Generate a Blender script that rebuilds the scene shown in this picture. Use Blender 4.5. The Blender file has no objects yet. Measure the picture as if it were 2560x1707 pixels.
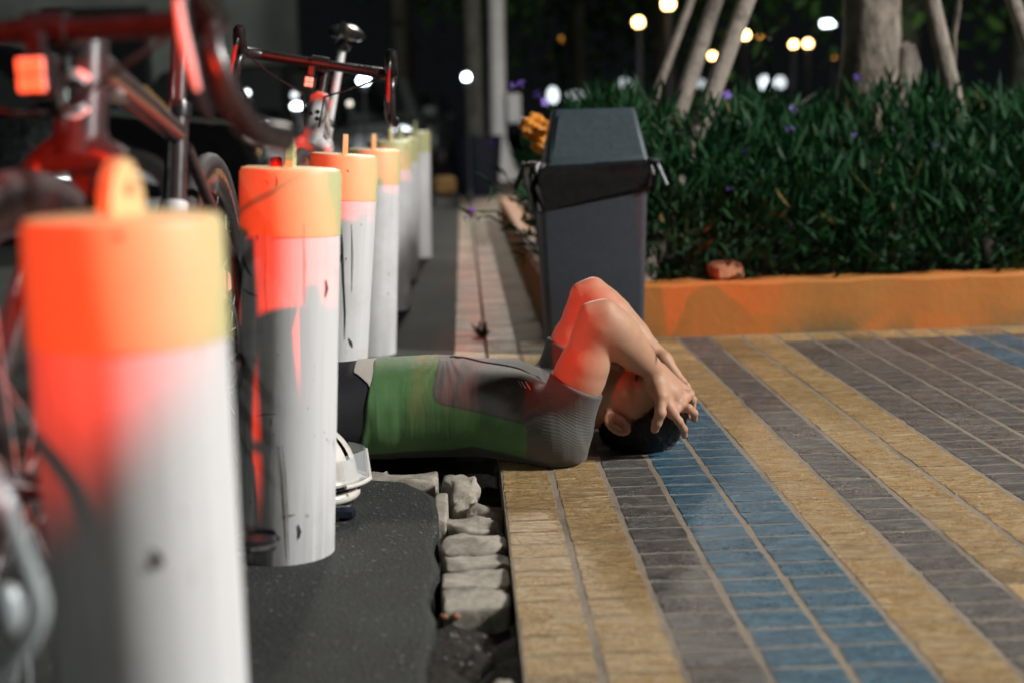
import bpy, math, random
import numpy as np
from mathutils import Vector, Matrix
from mathutils.bvhtree import BVHTree

random.seed(7)
RNG = np.random.default_rng(11)
S = bpy.context.scene
COL = S.collection

# ------------------------------------------------------------------ camera
F_PX = 2560 * 50 / 36.0
CAM = np.array([0.0, 0.0, 0.75])
_p, _yaw, _roll = 0.14954, 0.0305, -0.02702
_f = np.array([math.sin(_yaw) * math.cos(_p), math.cos(_yaw) * math.cos(_p), -math.sin(_p)])
_r = np.array([math.cos(_yaw), -math.sin(_yaw), 0.0])
_u = np.cross(_r, _f)
_c, _s = math.cos(_roll), math.sin(_roll)
CR, CU, CF = _c * _r + _s * _u, -_s * _r + _c * _u, _f
cam_d = bpy.data.cameras.new('camera')
cam = bpy.data.objects.new('camera', cam_d)
COL.objects.link(cam)
cam.matrix_world = Matrix(((CR[0], CU[0], -CF[0], CAM[0]), (CR[1], CU[1], -CF[1], CAM[1]),
                           (CR[2], CU[2], -CF[2], CAM[2]), (0, 0, 0, 1)))
cam_d.lens = 50
cam_d.sensor_width = 36
cam_d.clip_start = 0.05
cam_d.clip_end = 400
cam_d.dof.use_dof = True
cam_d.dof.focus_distance = 3.1
cam_d.dof.aperture_fstop = 2.1
S.camera = cam

# ------------------------------------------------------------------ night sky, exposure
w = bpy.data.worlds.new('World')
S.world = w
w.use_nodes = True
bg = w.node_tree.nodes['Background']
bg.inputs['Color'].default_value = (0.6, 0.75, 0.85, 1)
bg.inputs['Strength'].default_value = 0.006
S.view_settings.view_transform = 'Standard'
S.view_settings.look = 'None'
S.view_settings.exposure = 0.0
S.view_settings.gamma = 1.0
S.view_settings.use_curve_mapping = False
try:
    S.cycles.use_denoising = True
    S.cycles.sample_clamp_indirect = 4.0
    S.cycles.max_bounces = 6
except Exception:
    pass

# lamps, the first red one added (built as objects further down at these spots)
KEY_POS, KEY_W, KEY_COL = (8.4, .6, 6.0), 5900.0, (1.0, 0.975, 0.94)
MAST_W, MAST_COL = 3600.0, (1.0, 0.93, 0.82)
SIDE_W = 110.0
RED_POS, RED_W = (-0.55, -5.5, 2.12), 4300.0
TAIL_POS, TAIL_W = (-0.77, 0.43, 0.79), 330.0


def P(px, py, Y):
    """point seen at photo pixel (px,py) at distance Y along the pavement"""
    d = CF * F_PX + CR * (px - 1280) + CU * (853.5 - py)
    return CAM + d * (Y / d[1])


def G(px, py, z=0.0):
    d = CF * F_PX + CR * (px - 1280) + CU * (853.5 - py)
    return CAM + d * ((z - CAM[2]) / d[2])


def project(p):
    q = np.asarray(p) - CAM
    dz = q @ CF
    return 1280 + F_PX * (q @ CR) / dz, 853.5 - F_PX * (q @ CU) / dz


# ------------------------------------------------------------------ mesh helpers
class MB:
    def __init__(self):
        self.v, self.f = [], []

    def add(self, verts, faces):
        n = len(self.v)
        self.v.extend([tuple(map(float, p)) for p in verts])
        self.f.extend([tuple(i + n for i in fc) for fc in faces])
        return self

    def box(self, c, s, R=None, bev=0.0):
        c = np.array(c, float)
        hx, hy, hz = [k / 2 for k in s]
        b = min(bev, hx * .9, hy * .9, hz * .9)
        if b <= 0:
            vs = [(sx * hx, sy * hy, sz * hz) for sz in (-1, 1) for sx, sy in ((-1, -1), (1, -1), (1, 1), (-1, 1))]
            fs = [(3, 2, 1, 0), (4, 5, 6, 7)] + [(i, (i + 1) % 4, 4 + (i + 1) % 4, 4 + i) for i in range(4)]
        else:
            rings = []
            for z, ins in ((-hz, b), (-hz + b, 0), (hz - b, 0), (hz, b)):
                x, y = hx - ins, hy - ins
                c_ = b if ins == 0 else b * .6
                rings.append([(-x + c_, -y, z), (x - c_, -y, z), (x, -y + c_, z), (x, y - c_, z),
                              (x - c_, y, z), (-x + c_, y, z), (-x, y - c_, z), (-x, -y + c_, z)])
            vs = [p for r in rings for p in r]
            fs = [tuple(reversed(range(8))), tuple(range(24, 32))]
            for k in range(3):
                fs += [(k * 8 + i, k * 8 + (i + 1) % 8, k * 8 + 8 + (i + 1) % 8, k * 8 + 8 + i) for i in range(8)]
        vs = np.array(vs)
        if R is not None:
            vs = vs @ np.array(R).T
        return self.add(vs + c, fs)

    def tube(self, pts, rad, seg=10, closed=False, caps=True, flat=1.0, up=None):
        pts = [np.array(p, float) for p in pts]
        n = len(pts)
        rad = [rad] * n if np.isscalar(rad) else list(rad)
        T = []
        for i in range(n):
            a = pts[(i - 1) % n] if (closed or i > 0) else pts[i]
            b = pts[(i + 1) % n] if (closed or i < n - 1) else pts[i]
            t = b - a
            T.append(t / (np.linalg.norm(t) + 1e-9))
        ref = np.array(up, float) if up is not None else (np.array([0, 0, 1.0]) if abs(T[0][2]) < .9 else np.array([1.0, 0, 0]))
        nrm = ref - T[0] * (ref @ T[0])
        nrm /= np.linalg.norm(nrm)
        vs, fs = [], []
        for i in range(n):
            nrm = nrm - T[i] * (nrm @ T[i])
            nrm /= (np.linalg.norm(nrm) + 1e-9)
            bn = np.cross(T[i], nrm)
            for k in range(seg):
                a = 2 * math.pi * k / seg
                vs.append(pts[i] + rad[i] * (math.cos(a) * nrm + flat * math.sin(a) * bn))
        m = n if closed else n - 1
        for i in range(m):
            j = (i + 1) % n
            for k in range(seg):
                l = (k + 1) % seg
                fs.append((i * seg + k, i * seg + l, j * seg + l, j * seg + k))
        if caps and not closed:
            fs.append(tuple(reversed(range(seg))))
            fs.append(tuple(range((n - 1) * seg, n * seg)))
        return self.add(vs, fs)

    def lathe(self, prof, c=(0, 0, 0), seg=24, R=None, caps=True):
        vs, fs = [], []
        for r, z in prof:
            for k in range(seg):
                a = 2 * math.pi * k / seg
                vs.append((r * math.cos(a), r * math.sin(a), z))
        for i in range(len(prof) - 1):
            for k in range(seg):
                l = (k + 1) % seg
                fs.append((i * seg + k, i * seg + l, (i + 1) * seg + l, (i + 1) * seg + k))
        if caps:
            fs.append(tuple(reversed(range(seg))))
            fs.append(tuple(range((len(prof) - 1) * seg, len(prof) * seg)))
        vs = np.array(vs)
        if R is not None:
            vs = vs @ np.array(R).T
        return self.add(vs + np.array(c), fs)

    def sphere(self, c, r, seg=16, rings=10, R=None):
        r = np.array([r] * 3 if np.isscalar(r) else r, float)
        prof = [(math.sin(math.pi * i / rings), -math.cos(math.pi * i / rings)) for i in range(rings + 1)]
        prof[0] = (1e-4, -1)
        prof[-1] = (1e-4, 1)
        m = MB().lathe(prof, seg=seg)
        vs = np.array(m.v) * r
        if R is not None:
            vs = vs @ np.array(R).T
        return self.add(vs + np.array(c), m.f)

    def prism(self, poly, d0, d1, axis=1):
        """polygon in two axes extruded along the third"""
        n = len(poly)
        def mk(p, d):
            q = [0, 0, 0]
            o = [i for i in range(3) if i != axis]
            q[o[0]], q[o[1]], q[axis] = p[0], p[1], d
            return q
        vs = [mk(p, d0) for p in poly] + [mk(p, d1) for p in poly]
        fs = [tuple(reversed(range(n))), tuple(range(n, 2 * n))]
        fs += [(i, (i + 1) % n, n + (i + 1) % n, n + i) for i in range(n)]
        return self.add(vs, fs)

    def xf(self, fn):
        self.v = [tuple(map(float, fn(np.array(p)))) for p in self.v]
        return self

    def build(self, name, mat, parent=None, smooth=True, label=None, kind=None, fix=True, ang=40):
        me = bpy.data.meshes.new(name)
        v = np.array(self.v)
        o = bpy.data.objects.new(name, me)
        COL.objects.link(o)
        if parent is not None:
            o.parent = parent
            v = v - np.array(root_loc(parent))
        me.from_pydata([tuple(p) for p in v], [], self.f)
        if fix:
            import bmesh
            bm = bmesh.new(); bm.from_mesh(me)
            bmesh.ops.recalc_face_normals(bm, faces=bm.faces)
            bm.to_mesh(me); bm.free()
        finish(me, mat, smooth, ang)
        if label:
            o['label'] = label
        if kind:
            o['kind'] = kind
        return o


def finish(me, mat, smooth=True, ang=40):
    me.materials.append(mat)
    if smooth:
        me.polygons.foreach_set('use_smooth', [True] * len(me.polygons))
        if smooth != 'all':
            try:
                me.set_sharp_from_angle(angle=math.radians(ang))
            except Exception:
                pass
    me.update()


def root_loc(o):
    q = Vector((0, 0, 0))
    while o is not None:
        q += o.location
        o = o.parent
    return q


def raw(name, v, f, mat, parent=None, kind=None, smooth=False, cols=None):
    """fast mesh from numpy arrays (all faces the same size)"""
    v = np.asarray(v, np.float32)
    if parent is not None:
        v = v - np.array(root_loc(parent), np.float32)
    f = np.asarray(f, np.int32)
    me = bpy.data.meshes.new(name)
    me.vertices.add(len(v))
    me.vertices.foreach_set('co', v.ravel())
    k = f.shape[1]
    me.loops.add(f.size)
    me.loops.foreach_set('vertex_index', f.ravel())
    me.polygons.add(len(f))
    me.polygons.foreach_set('loop_start', np.arange(0, f.size, k, dtype=np.int32))
    try:
        me.polygons.foreach_set('loop_total', np.full(len(f), k, np.int32))
    except Exception:
        pass
    me.update(calc_edges=True)
    me.validate()
    if cols is not None:
        for nm, arr in cols.items():
            if arr.ndim == 2:
                at = me.attributes.new(nm, 'FLOAT_COLOR', 'POINT')
                at.data.foreach_set('color', np.concatenate([arr, np.ones((len(arr), 1))], 1).astype(np.float32).ravel())
            else:
                at = me.attributes.new(nm, 'FLOAT', 'POINT')
                at.data.foreach_set('value', arr.astype(np.float32))
    o = bpy.data.objects.new(name, me)
    COL.objects.link(o)
    if parent is not None:
        o.parent = parent
    finish(me, mat, 'all' if smooth else False)
    if kind:
        o['kind'] = kind
    return o


def tag(o, label, cat, group=None):
    o['label'] = label
    o['category'] = cat
    if group:
        o['group'] = group
    return o


def thing(name, loc, label, cat, group=None):
    o = bpy.data.objects.new(name, None)
    o.empty_display_size = .05
    COL.objects.link(o)
    o.location = tuple(map(float, loc))
    return tag(o, label, cat, group)


def copy_tree(o, parent=None):
    c = o.copy()
    COL.objects.link(c)
    if parent is not None:
        c.parent = parent
    for ch in list(o.children):
        copy_tree(ch, c)
    return c


def rotz(a):
    c, s = math.cos(a), math.sin(a)
    return np.array([[c, -s, 0], [s, c, 0], [0, 0, 1.0]])


def rot_axis(ax, a):
    return np.array(Matrix.Rotation(a, 3, Vector(ax)))


# ------------------------------------------------------------------ materials
class NT:
    def __init__(self, name):
        self.m = bpy.data.materials.new(name)
        self.m.use_nodes = True
        self.t = self.m.node_tree
        self.t.nodes.clear()
        self.out = self.n('ShaderNodeOutputMaterial')
        self.b = self.n('ShaderNodeBsdfPrincipled')
        self.l(self.b.outputs[0], self.out.inputs['Surface'])

    def n(self, ty, **kw):
        nd = self.t.nodes.new(ty)
        for k, v in kw.items():
            setattr(nd, k, v)
        return nd

    def l(self, a, b):
        self.t.links.new(a, b)

    def put(self, sock, v):
        if hasattr(v, 'is_linked') or hasattr(v, 'links'):
            self.l(v, sock)
        elif isinstance(v, (tuple, list)) and len(v) == 3 and sock.type == 'RGBA':
            sock.default_value = (*v, 1)
        else:
            sock.default_value = v

    def pos(self, scale=(1, 1, 1), kind='pos', island=0.0):
        if kind == 'obj':
            src = self.n('ShaderNodeTexCoord').outputs['Object']
        else:
            src = self.n('ShaderNodeNewGeometry').outputs['Position']
        if kind == 'obj':
            oi = self.n('ShaderNodeObjectInfo')
            a = self.n('ShaderNodeVectorMath', operation='ADD')
            mm = self.n('ShaderNodeMath', operation='MULTIPLY'); mm.inputs[1].default_value = 37.0
            self.l(oi.outputs['Random'], mm.inputs[0])
            self.l(src, a.inputs[0]); self.l(mm.outputs[0], a.inputs[1])
            src = a.outputs[0]
        if island:
            g = self.n('ShaderNodeNewGeometry')
            a = self.n('ShaderNodeVectorMath', operation='ADD')
            mm = self.n('ShaderNodeMath', operation='MULTIPLY'); mm.inputs[1].default_value = island
            self.l(g.outputs['Random Per Island'], mm.inputs[0])
            self.l(src, a.inputs[0]); self.l(mm.outputs[0], a.inputs[1])
            src = a.outputs[0]
        mp = self.n('ShaderNodeMapping')
        mp.inputs['Scale'].default_value = scale
        self.l(src, mp.inputs['Vector'])
        return mp.outputs[0]

    def noise(self, vec, scale, detail=4, rough=.6, dist=0.0):
        nd = self.n('ShaderNodeTexNoise')
        self.l(vec, nd.inputs['Vector'])
        nd.inputs['Scale'].default_value = scale
        nd.inputs['Detail'].default_value = detail
        nd.inputs['Roughness'].default_value = rough
        nd.inputs['Distortion'].default_value = dist
        return nd.outputs['Fac']

    def ramp(self, fac, a, b, va=0.0, vb=1.0):
        nd = self.n('ShaderNodeMapRange')
        nd.clamp = True
        self.l(fac, nd.inputs[0])
        for i, x in enumerate((a, b, va, vb)):
            nd.inputs[i + 1].default_value = x
        return nd.outputs[0]

    def mix(self, fac, a, b):
        nd = self.n('ShaderNodeMix', data_type='RGBA')
        self.put(nd.inputs[0], fac)
        self.put(nd.inputs[6], a)
        self.put(nd.inputs[7], b)
        return nd.outputs[2]

    def math(self, op, a, b=0.0):
        nd = self.n('ShaderNodeMath', operation=op)
        self.put(nd.inputs[0], a)
        self.put(nd.inputs[1], b)
        return nd.outputs[0]

    def bump(self, h, strength=.5, dist=.01, normal=None):
        nd = self.n('ShaderNodeBump')
        nd.inputs['Strength'].default_value = strength
        nd.inputs['Distance'].default_value = dist
        self.l(h, nd.inputs['Height'])
        if normal is not None:
            self.l(normal, nd.inputs['Normal'])
        self.l(nd.outputs[0], self.b.inputs['Normal'])
        return nd.outputs[0]

    def set(self, **kw):
        for k, v in kw.items():
            self.put(self.b.inputs[k.replace('_', ' ')], v)
        return self


def simple(name, col, rough=.5, metal=0.0, var=.12, scale=30, bump=0.0, coat=0.0, kind='obj'):
    t = NT(name)
    n = t.noise(t.pos(kind=kind), scale, 4)
    c = t.mix(t.ramp(n, .3, .7), tuple(k * (1 - var) for k in col), tuple(min(1, k * (1 + var)) for k in col))
    t.set(Base_Color=c, Roughness=rough, Metallic=metal)
    t.l(t.ramp(n, .2, .8, max(.02, rough - .1), min(1, rough + .1)), t.b.inputs['Roughness'])
    if coat:
        t.b.inputs['Coat Weight'].default_value = coat
    if bump:
        t.bump(n, bump, .004)
    return t.m


def emis(name, col, strength):
    t = NT(name)
    t.set(Base_Color=(.8, .8, .8), Emission_Color=col, Emission_Strength=strength)
    return t.m


def mat_tile(name, c1, c2, c3, rough=.4):
    t = NT(name)
    v = t.pos(island=23.0)
    g = t.n('ShaderNodeNewGeometry')
    rnd = g.outputs['Random Per Island']
    big = t.noise(v, 7, 3)
    vs = t.pos((16, 75, 40), island=23.0)          # slate cleft: long grain across the tile
    cl = t.noise(vs, 1.1, 5, .62, 1.2)
    fine = t.noise(v, 160, 3)
    mp2 = t.n('ShaderNodeMapping'); mp2.inputs['Scale'].default_value = (24, 190, 60); mp2.inputs['Rotation'].default_value = (0, 0, .45)
    t.l(v, mp2.inputs[0])
    scr = t.noise(mp2.outputs[0], 1.0, 3, .6, .6)
    wave = t.n('ShaderNodeTexVoronoi', feature='DISTANCE_TO_EDGE')
    mp = t.n('ShaderNodeMapping'); mp.inputs['Scale'].default_value = (14, 30, 20); mp.inputs['Rotation'].default_value = (0, 0, .5)
    t.l(v, mp.inputs[0]); t.l(mp.outputs[0], wave.inputs['Vector']); wave.inputs['Scale'].default_value = 1.0
    crack = t.ramp(wave.outputs['Distance'], 0.0, .045, 1, 0)
    c = t.mix(t.ramp(big, .32, .68), c1, c2)
    c = t.mix(t.ramp(cl, .50, .64, 0, .85), c, c3)
    c = t.mix(t.ramp(cl, .36, .46, .65, 0), c, tuple(k * .42 for k in c1))
    c = t.mix(t.ramp(scr, .52, .62, 0, .8), c, c3)
    c = t.mix(t.ramp(scr, .36, .44, .6, 0), c, tuple(k * .45 for k in c1))
    hs = t.n('ShaderNodeHueSaturation')
    t.l(c, hs.inputs['Color'])
    t.l(t.ramp(rnd, 0, 1, .60, 1.32), hs.inputs['Value'])
    dirt = t.noise(t.pos(), 2.3, 5, .65)
    c = t.mix(t.ramp(dirt, .52, .72, 0, .45), hs.outputs[0], tuple(k * .38 for k in c1))
    c = t.mix(t.math('MULTIPLY', crack, .10), c, tuple(k * .25 for k in c1))
    t.set(Base_Color=c)
    t.l(t.ramp(t.math('ADD', fine, big), .7, 1.3, rough - .12, rough + .2), t.b.inputs['Roughness'])
    h = t.math('ADD', t.math('MULTIPLY', cl, 1.0), t.math('MULTIPLY', fine, .25))
    h = t.math('SUBTRACT', h, t.math('MULTIPLY', crack, .10))
    h = t.math('ADD', h, t.math('MULTIPLY', scr, .7))
    t.bump(h, 1.0, .010)
    return t.m


M = {}
M['tile_yellow'] = mat_tile('yellow_tile', (.50, .305, .108), (.33, .19, .066), (.62, .47, .26), .27)
M['tile_gray'] = mat_tile('grey_tile', (.105, .100, .094), (.064, .064, .062), (.23, .215, .20), .28)
M['tile_blue'] = mat_tile('blue_tile', (.024, .135, .215), (.016, .085, .150), (.095, .23, .31), .28)
M['tile_pale'] = mat_tile('pale_tile', (.58, .46, .27), (.46, .38, .25), (.64, .56, .42), .45)


def _mortar():
    t = NT('mortar')
    v = t.pos()
    n = t.noise(v, 90, 5, .7)
    b = t.noise(v, 3.0, 4)
    c = t.mix(t.ramp(n, .3, .7), (.20, .16, .12), (.34, .285, .22))
    c = t.mix(t.ramp(b, .50, .70, 0, .7), c, (.075, .07, .06))
    t.set(Base_Color=c, Roughness=.9)
    t.bump(n, .7, .004)
    return t.m
M['mortar'] = _mortar()


def _asphalt():
    t = NT('asphalt')
    v = t.pos()
    n = t.noise(v, 150, 4, .75)
    b = t.noise(v, 2.2, 5, .65)
    vo = t.n('ShaderNodeTexVoronoi'); t.l(v, vo.inputs['Vector']); vo.inputs['Scale'].default_value = 170
    sp = t.ramp(vo.outputs['Distance'], 0.0, .9, 1, 0)
    c = t.mix(t.ramp(n, .36, .64), (.007, .009, .008), (.052, .056, .051))
    c = t.mix(t.ramp(b, .42, .62, 0, .8), c, (.046, .052, .046))
    vc = t.n('ShaderNodeTexNoise'); t.l(v, vc.inputs['Vector']); vc.inputs['Scale'].default_value = 75
    c = t.mix(t.ramp(vc.outputs['Fac'], .66, .72, 0, .75), c, (.19, .185, .17))
    t.set(Base_Color=c, Roughness=.85)
    t.bump(t.math('ADD', n, t.math('MULTIPLY', sp, .4)), .9, .005)
    return t.m
M['asphalt'] = _asphalt()


def _soil():
    t = NT('soil')
    v = t.pos()
    n = t.noise(v, 60, 6, .7)
    b = t.noise(v, 9, 4)
    c = t.mix(t.ramp(n, .3, .7), (.012, .012, .010), (.055, .048, .036))
    c = t.mix(t.ramp(b, .55, .75, 0, .5), c, (.03, .04, .016))
    t.set(Base_Color=c, Roughness=.95)
    t.bump(n, 1.0, .02)
    return t.m
M['soil'] = _soil()


def _stone():
    t = NT('stone')
    v = t.pos(kind='obj')
    n = t.noise(v, 45, 6, .7)
    b = t.noise(v, 14, 4)
    c = t.mix(t.ramp(n, .3, .7), (.26, .235, .19), (.50, .455, .38))
    c = t.mix(t.ramp(b, .52, .70, 0, .8), c, (.13, .12, .085))
    t.set(Base_Color=c, Roughness=.9)
    t.bump(t.math('ADD', n, b), .7, .004)
    return t.m
M['stone'] = _stone()
M['brick'] = simple('brick_clay', (.34, .15, .075), .9, var=.3, scale=40, bump=.6)


def _paint_white():
    t = NT('white_post_paint')
    vs = t.pos((60, 60, 1.6), 'obj')
    st = t.noise(vs, 1.0, 5, .65, .4)
    v = t.pos(kind='obj')
    b = t.noise(v, 5, 4, .6)
    sc = t.noise(t.pos((34, 34, 11), 'obj'), 1.0, 4, .7, 1.2)
    tc = t.n('ShaderNodeTexCoord')
    sep = t.n('ShaderNodeSeparateXYZ'); t.l(tc.outputs['Object'], sep.inputs[0])
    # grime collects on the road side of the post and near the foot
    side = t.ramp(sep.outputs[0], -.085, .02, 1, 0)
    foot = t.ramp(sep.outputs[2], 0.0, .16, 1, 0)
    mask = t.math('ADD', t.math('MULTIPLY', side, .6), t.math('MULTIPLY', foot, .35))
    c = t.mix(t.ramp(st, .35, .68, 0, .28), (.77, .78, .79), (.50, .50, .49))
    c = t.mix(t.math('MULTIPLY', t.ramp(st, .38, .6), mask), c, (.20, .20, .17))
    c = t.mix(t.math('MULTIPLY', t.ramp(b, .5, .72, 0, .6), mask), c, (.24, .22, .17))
    c = t.mix(t.ramp(sc, .665, .69, 0, .9), c, (.05, .05, .05))
    pat = t.noise(v, 3.2, 6, .7, .6)
    c = t.mix(t.ramp(pat, .5, .68, 0, .35), c, (.42, .41, .38))
    t.set(Base_Color=c, Roughness=.6)
    t.bump(t.math('ADD', pat, sc), .15, .003)
    return t.m
M['white'] = _paint_white()


def _paint_cap():
    t = NT('yellow_cap_paint')
    v = t.pos(kind='obj')
    b = t.noise(v, 9, 5, .7)
    sc = t.noise(t.pos((26, 26, 16), 'obj'), 1.0, 5, .75, .6)
    c = t.mix(t.ramp(b, .35, .7), (.66, .64, .31), (.57, .58, .30))
    c = t.mix(t.ramp(sc, .70, .72, 0, .9), c, (.09, .07, .05))
    t.set(Base_Color=c, Roughness=.5)
    t.bump(b, .1, .002)
    return t.m
M['cap'] = _paint_cap()


def _planter():
    t = NT('orange_wall_paint')
    v = t.pos()
    b = t.noise(v, 2.6, 6, .65)
    n = t.noise(v, 30, 5, .7)
    sep = t.n('ShaderNodeSeparateXYZ'); t.l(t.n('ShaderNodeNewGeometry').outputs['Position'], sep.inputs[0])
    low = t.ramp(sep.outputs[2], .0, .10, 1, 0)
    c = t.mix(t.ramp(b, .35, .68), (.56, .165, .026), (.45, .185, .036))
    c = t.mix(t.ramp(n, .55, .8, 0, .5), c, (.34, .15, .05))
    c = t.mix(t.math('MULTIPLY', t.ramp(b, .45, .6), low), c, (.19, .13, .05))
    t.set(Base_Color=c, Roughness=.65)
    t.bump(t.math('ADD', b, n), .4, .006)
    return t.m
M['orange'] = _planter()


def mat_leaf(name, c1, c2, rough=.45):
    t = NT(name)
    g = t.n('ShaderNodeNewGeometry')
    r = g.outputs['Random Per Island']
    c = t.mix(r, c1, c2)
    r2 = t.math('FRACT', t.math('MULTIPLY', r, 57.3))
    c = t.mix(t.ramp(r2, .982, .992), c, (.16, .12, .04))
    t.set(Base_Color=c, Roughness=rough)
    t.b.inputs['Specular IOR Level'].default_value = .25
    tr = t.n('ShaderNodeBsdfTranslucent')
    t.l(c, tr.inputs['Color'])
    mx = t.n('ShaderNodeMixShader'); mx.inputs[0].default_value = .25
    t.l(t.b.outputs[0], mx.inputs[1]); t.l(tr.outputs[0], mx.inputs[2])
    t.l(mx.outputs[0], t.out.inputs['Surface'])
    return t.m
M['leaf'] = mat_leaf('hedge_leaf', (.004, .035, .011), (.016, .080, .022), .6)
M['dead_leaf'] = mat_leaf('dead_leaf', (.16, .09, .03), (.30, .19, .06), .7)
M['leaf_far'] = mat_leaf('tree_leaf', (.020, .075, .012), (.05, .12, .02), .6)
M['leaf_light'] = mat_leaf('light_leaf', (.08, .22, .06), (.13, .28, .09))


def _bark(name, c1, c2, sc=(14, 14, 3)):
    t = NT(name)
    n = t.noise(t.pos(sc, 'obj'), 1.0, 6, .7, .5)
    b = t.noise(t.pos(kind='obj'), 12, 5, .7)
    c = t.mix(t.ramp(n, .35, .65), c1, c2)
    c = t.mix(t.ramp(b, .5, .68, 0, .7), c, tuple(k * .45 for k in c1))
    t.set(Base_Color=c, Roughness=.9)
    t.bump(t.math('ADD', n, b), .8, .015)
    return t.m
M['bark'] = _bark('bark', (.19, .16, .12), (.36, .31, .24))
M['bark_dark'] = _bark('dark_bark', (.05, .05, .04), (.10, .10, .08))
M['bark'] = _bark('bark', (.10, .085, .068), (.32, .275, .22), (16, 16, 7))
M['grit'] = simple('road_grit', (.13, .125, .115), .9, var=.5)
M['barrier'] = simple('faded_barrier', (.22, .12, .03), .7, var=.4, scale=8)
M['timber'] = _bark('timber', (.20, .17, .14), (.32, .275, .235), (40, 40, 3))
M['bin'] = simple('bin_plastic', (.050, .056, .070), .42, var=.1, scale=60, bump=.08)
M['bin_lid'] = simple('bin_lid_plastic', (.048, .068, .080), .42, var=.1, scale=60, bump=.08)
M['bag'] = simple('black_bag_film', (.010, .010, .011), .38, var=.2, scale=22, bump=1.0)
M['steel'] = simple('galvanised_steel', (.78, .78, .78), .5, 0.0, var=.15, scale=25)
M['chrome'] = simple('silver_tube', (.42, .48, .50), .3, .15, var=.1, scale=20)
M['dark'] = simple('dark_metal', (.025, .026, .03), .45, var=.2)
M['rubber'] = simple('tyre_rubber', (.055, .05, .05), .7, var=.2, scale=60)
M['carbon'] = simple('black_frame_paint', (.05, .034, .036), .32, var=.15, coat=.4)
M['carbon2'] = simple('black_component', (.018, .018, .02), .3, var=.2, coat=.3)
M['bikewhite'] = simple('white_frame_paint', (.72, .70, .70), .28, var=.05, coat=.5)
M['logo'] = simple('pale_logo_film', (.85, .80, .80), .4, var=.05)
M['gold'] = simple('gold_lettering', (.50, .32, .08), .35, .5, var=.2)
M['redlens'] = simple('red_lens', (.55, .02, .015), .2, var=.1, coat=.6)
M['amberlens'] = simple('clear_lens', (.75, .60, .55), .15, var=.1, coat=.8)
M['helmet'] = simple('white_helmet_shell', (.76, .72, .66), .3, var=.05, coat=.4)
M['foam'] = simple('black_foam', (.02, .02, .022), .8)
M['navy'] = simple('navy_plastic', (.012, .016, .030), .35)
M['flower'] = simple('purple_petal', (.19, .10, .50), .6, var=.25)
M['orangebag'] = simple('orange_crumpled', (.70, .25, .02), .6, var=.3, scale=40, bump=.5)
M['shorts'] = simple('black_lycra', (.010, .011, .015), .75, var=.2, scale=200, bump=.1)
M['sock'] = simple('white_sock', (.7, .7, .7), .8)
M['undershirt'] = simple('pale_hem', (.50, .46, .41), .8, var=.06, scale=150, bump=.1)
M['hair'] = simple('black_hair', (.007, .006, .006), .42, var=.3)
M['wall'] = simple('far_wall', (.19, .22, .195), .85, var=.3, scale=1.2, kind='pos')
M['car_black'] = simple('black_car_paint', (.006, .006, .007), .12, var=.1, coat=.8)
M['car_grey'] = simple('grey_car_paint', (.10, .115, .11), .25, var=.1, coat=.6)
M['car_white'] = simple('white_car_paint', (.5, .5, .48), .3, var=.05, coat=.5)
M['glass'] = simple('dark_car_glass', (.02, .024, .024), .06, var=.1)


def _lens():
    t = NT('visor_lens')
    t.set(Base_Color=(.75, .82, .86), Roughness=.08, Alpha=.35)
    return t.m
M['visor'] = _lens()


def _skin():
    t = NT('skin')
    at = t.n('ShaderNodeAttribute', attribute_name='Col')
    v = t.pos()
    n = t.noise(v, 28, 5, .6)
    f = t.noise(v, 420, 3, .6)
    c = t.mix(t.ramp(n, .35, .7, 0, .35), at.outputs['Color'], (.40, .19, .115))
    t.set(Base_Color=c, Roughness=.54)
    t.b.inputs['Subsurface Weight'].default_value = .10
    t.b.inputs['Subsurface Radius'].default_value = (.012, .005, .003)
    t.b.inputs['Subsurface Scale'].default_value = .5
    t.bump(t.math('ADD', f, t.math('MULTIPLY', n, 1.6)), .18, .004)
    return t.m
M['skin'] = _skin()


def _jersey():
    t = NT('jersey_fabric')
    at = t.n('ShaderNodeAttribute', attribute_name='Col')
    rb = t.n('ShaderNodeAttribute', attribute_name='Rib')
    rm = t.n('ShaderNodeAttribute', attribute_name='RibMask')
    v = t.pos()
    f = t.noise(v, 700, 2, .5)
    n = t.noise(v, 40, 4)
    c = t.mix(t.ramp(n, .3, .7, 0, .18), at.outputs['Color'], (.03, .03, .03))
    t.set(Base_Color=c, Roughness=.72)
    t.b.inputs['Sheen Weight'].default_value = .15
    wob = t.math('MULTIPLY', t.noise(v, 16, 4), 14.0)
    s = t.math('SINE', t.math('ADD', t.math('MULTIPLY', rb.outputs['Fac'], 950.0), wob))
    s = t.math('MULTIPLY', s, rm.outputs['Fac'])
    h = t.math('ADD', t.math('MULTIPLY', f, .2), t.math('MULTIPLY', s, .4))
    wr_ = t.noise(t.pos((46, 16, 5)), 1.0, 2, .45, .6)
    wr2 = t.noise(t.pos((14, 9, 11)), 1.0, 2, .5, .6)
    nb1 = t.bump(t.math('ADD', wr_, t.math('MULTIPLY', wr2, .8)), .30, .006)
    t.bump(h, .5, .0010, nb1)
    return t.m
M['jersey'] = _jersey()

# ================================================================== SETTING
TW, TD, X1 = 0.11263, 0.0788, 0.05786         # tile column pitch, row pitch, first joint
ASPH_X = X1 - TW - .018
PL_Y = float(G(1610, 845)[1])                  # front of the planter
PL_X = float(G(1336, 760)[0])                  # its path side


def plane(name, x0, x1, y0, y1, z, mat, kind='structure'):
    m = MB().add([(x0, y0, z), (x1, y0, z), (x1, y1, z), (x0, y1, z)], [(0, 1, 2, 3)])
    return m.build(name, mat, kind=kind, smooth=False)


plane('ground', -120, 120, -20, 200, -.13, M['soil'])


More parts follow.
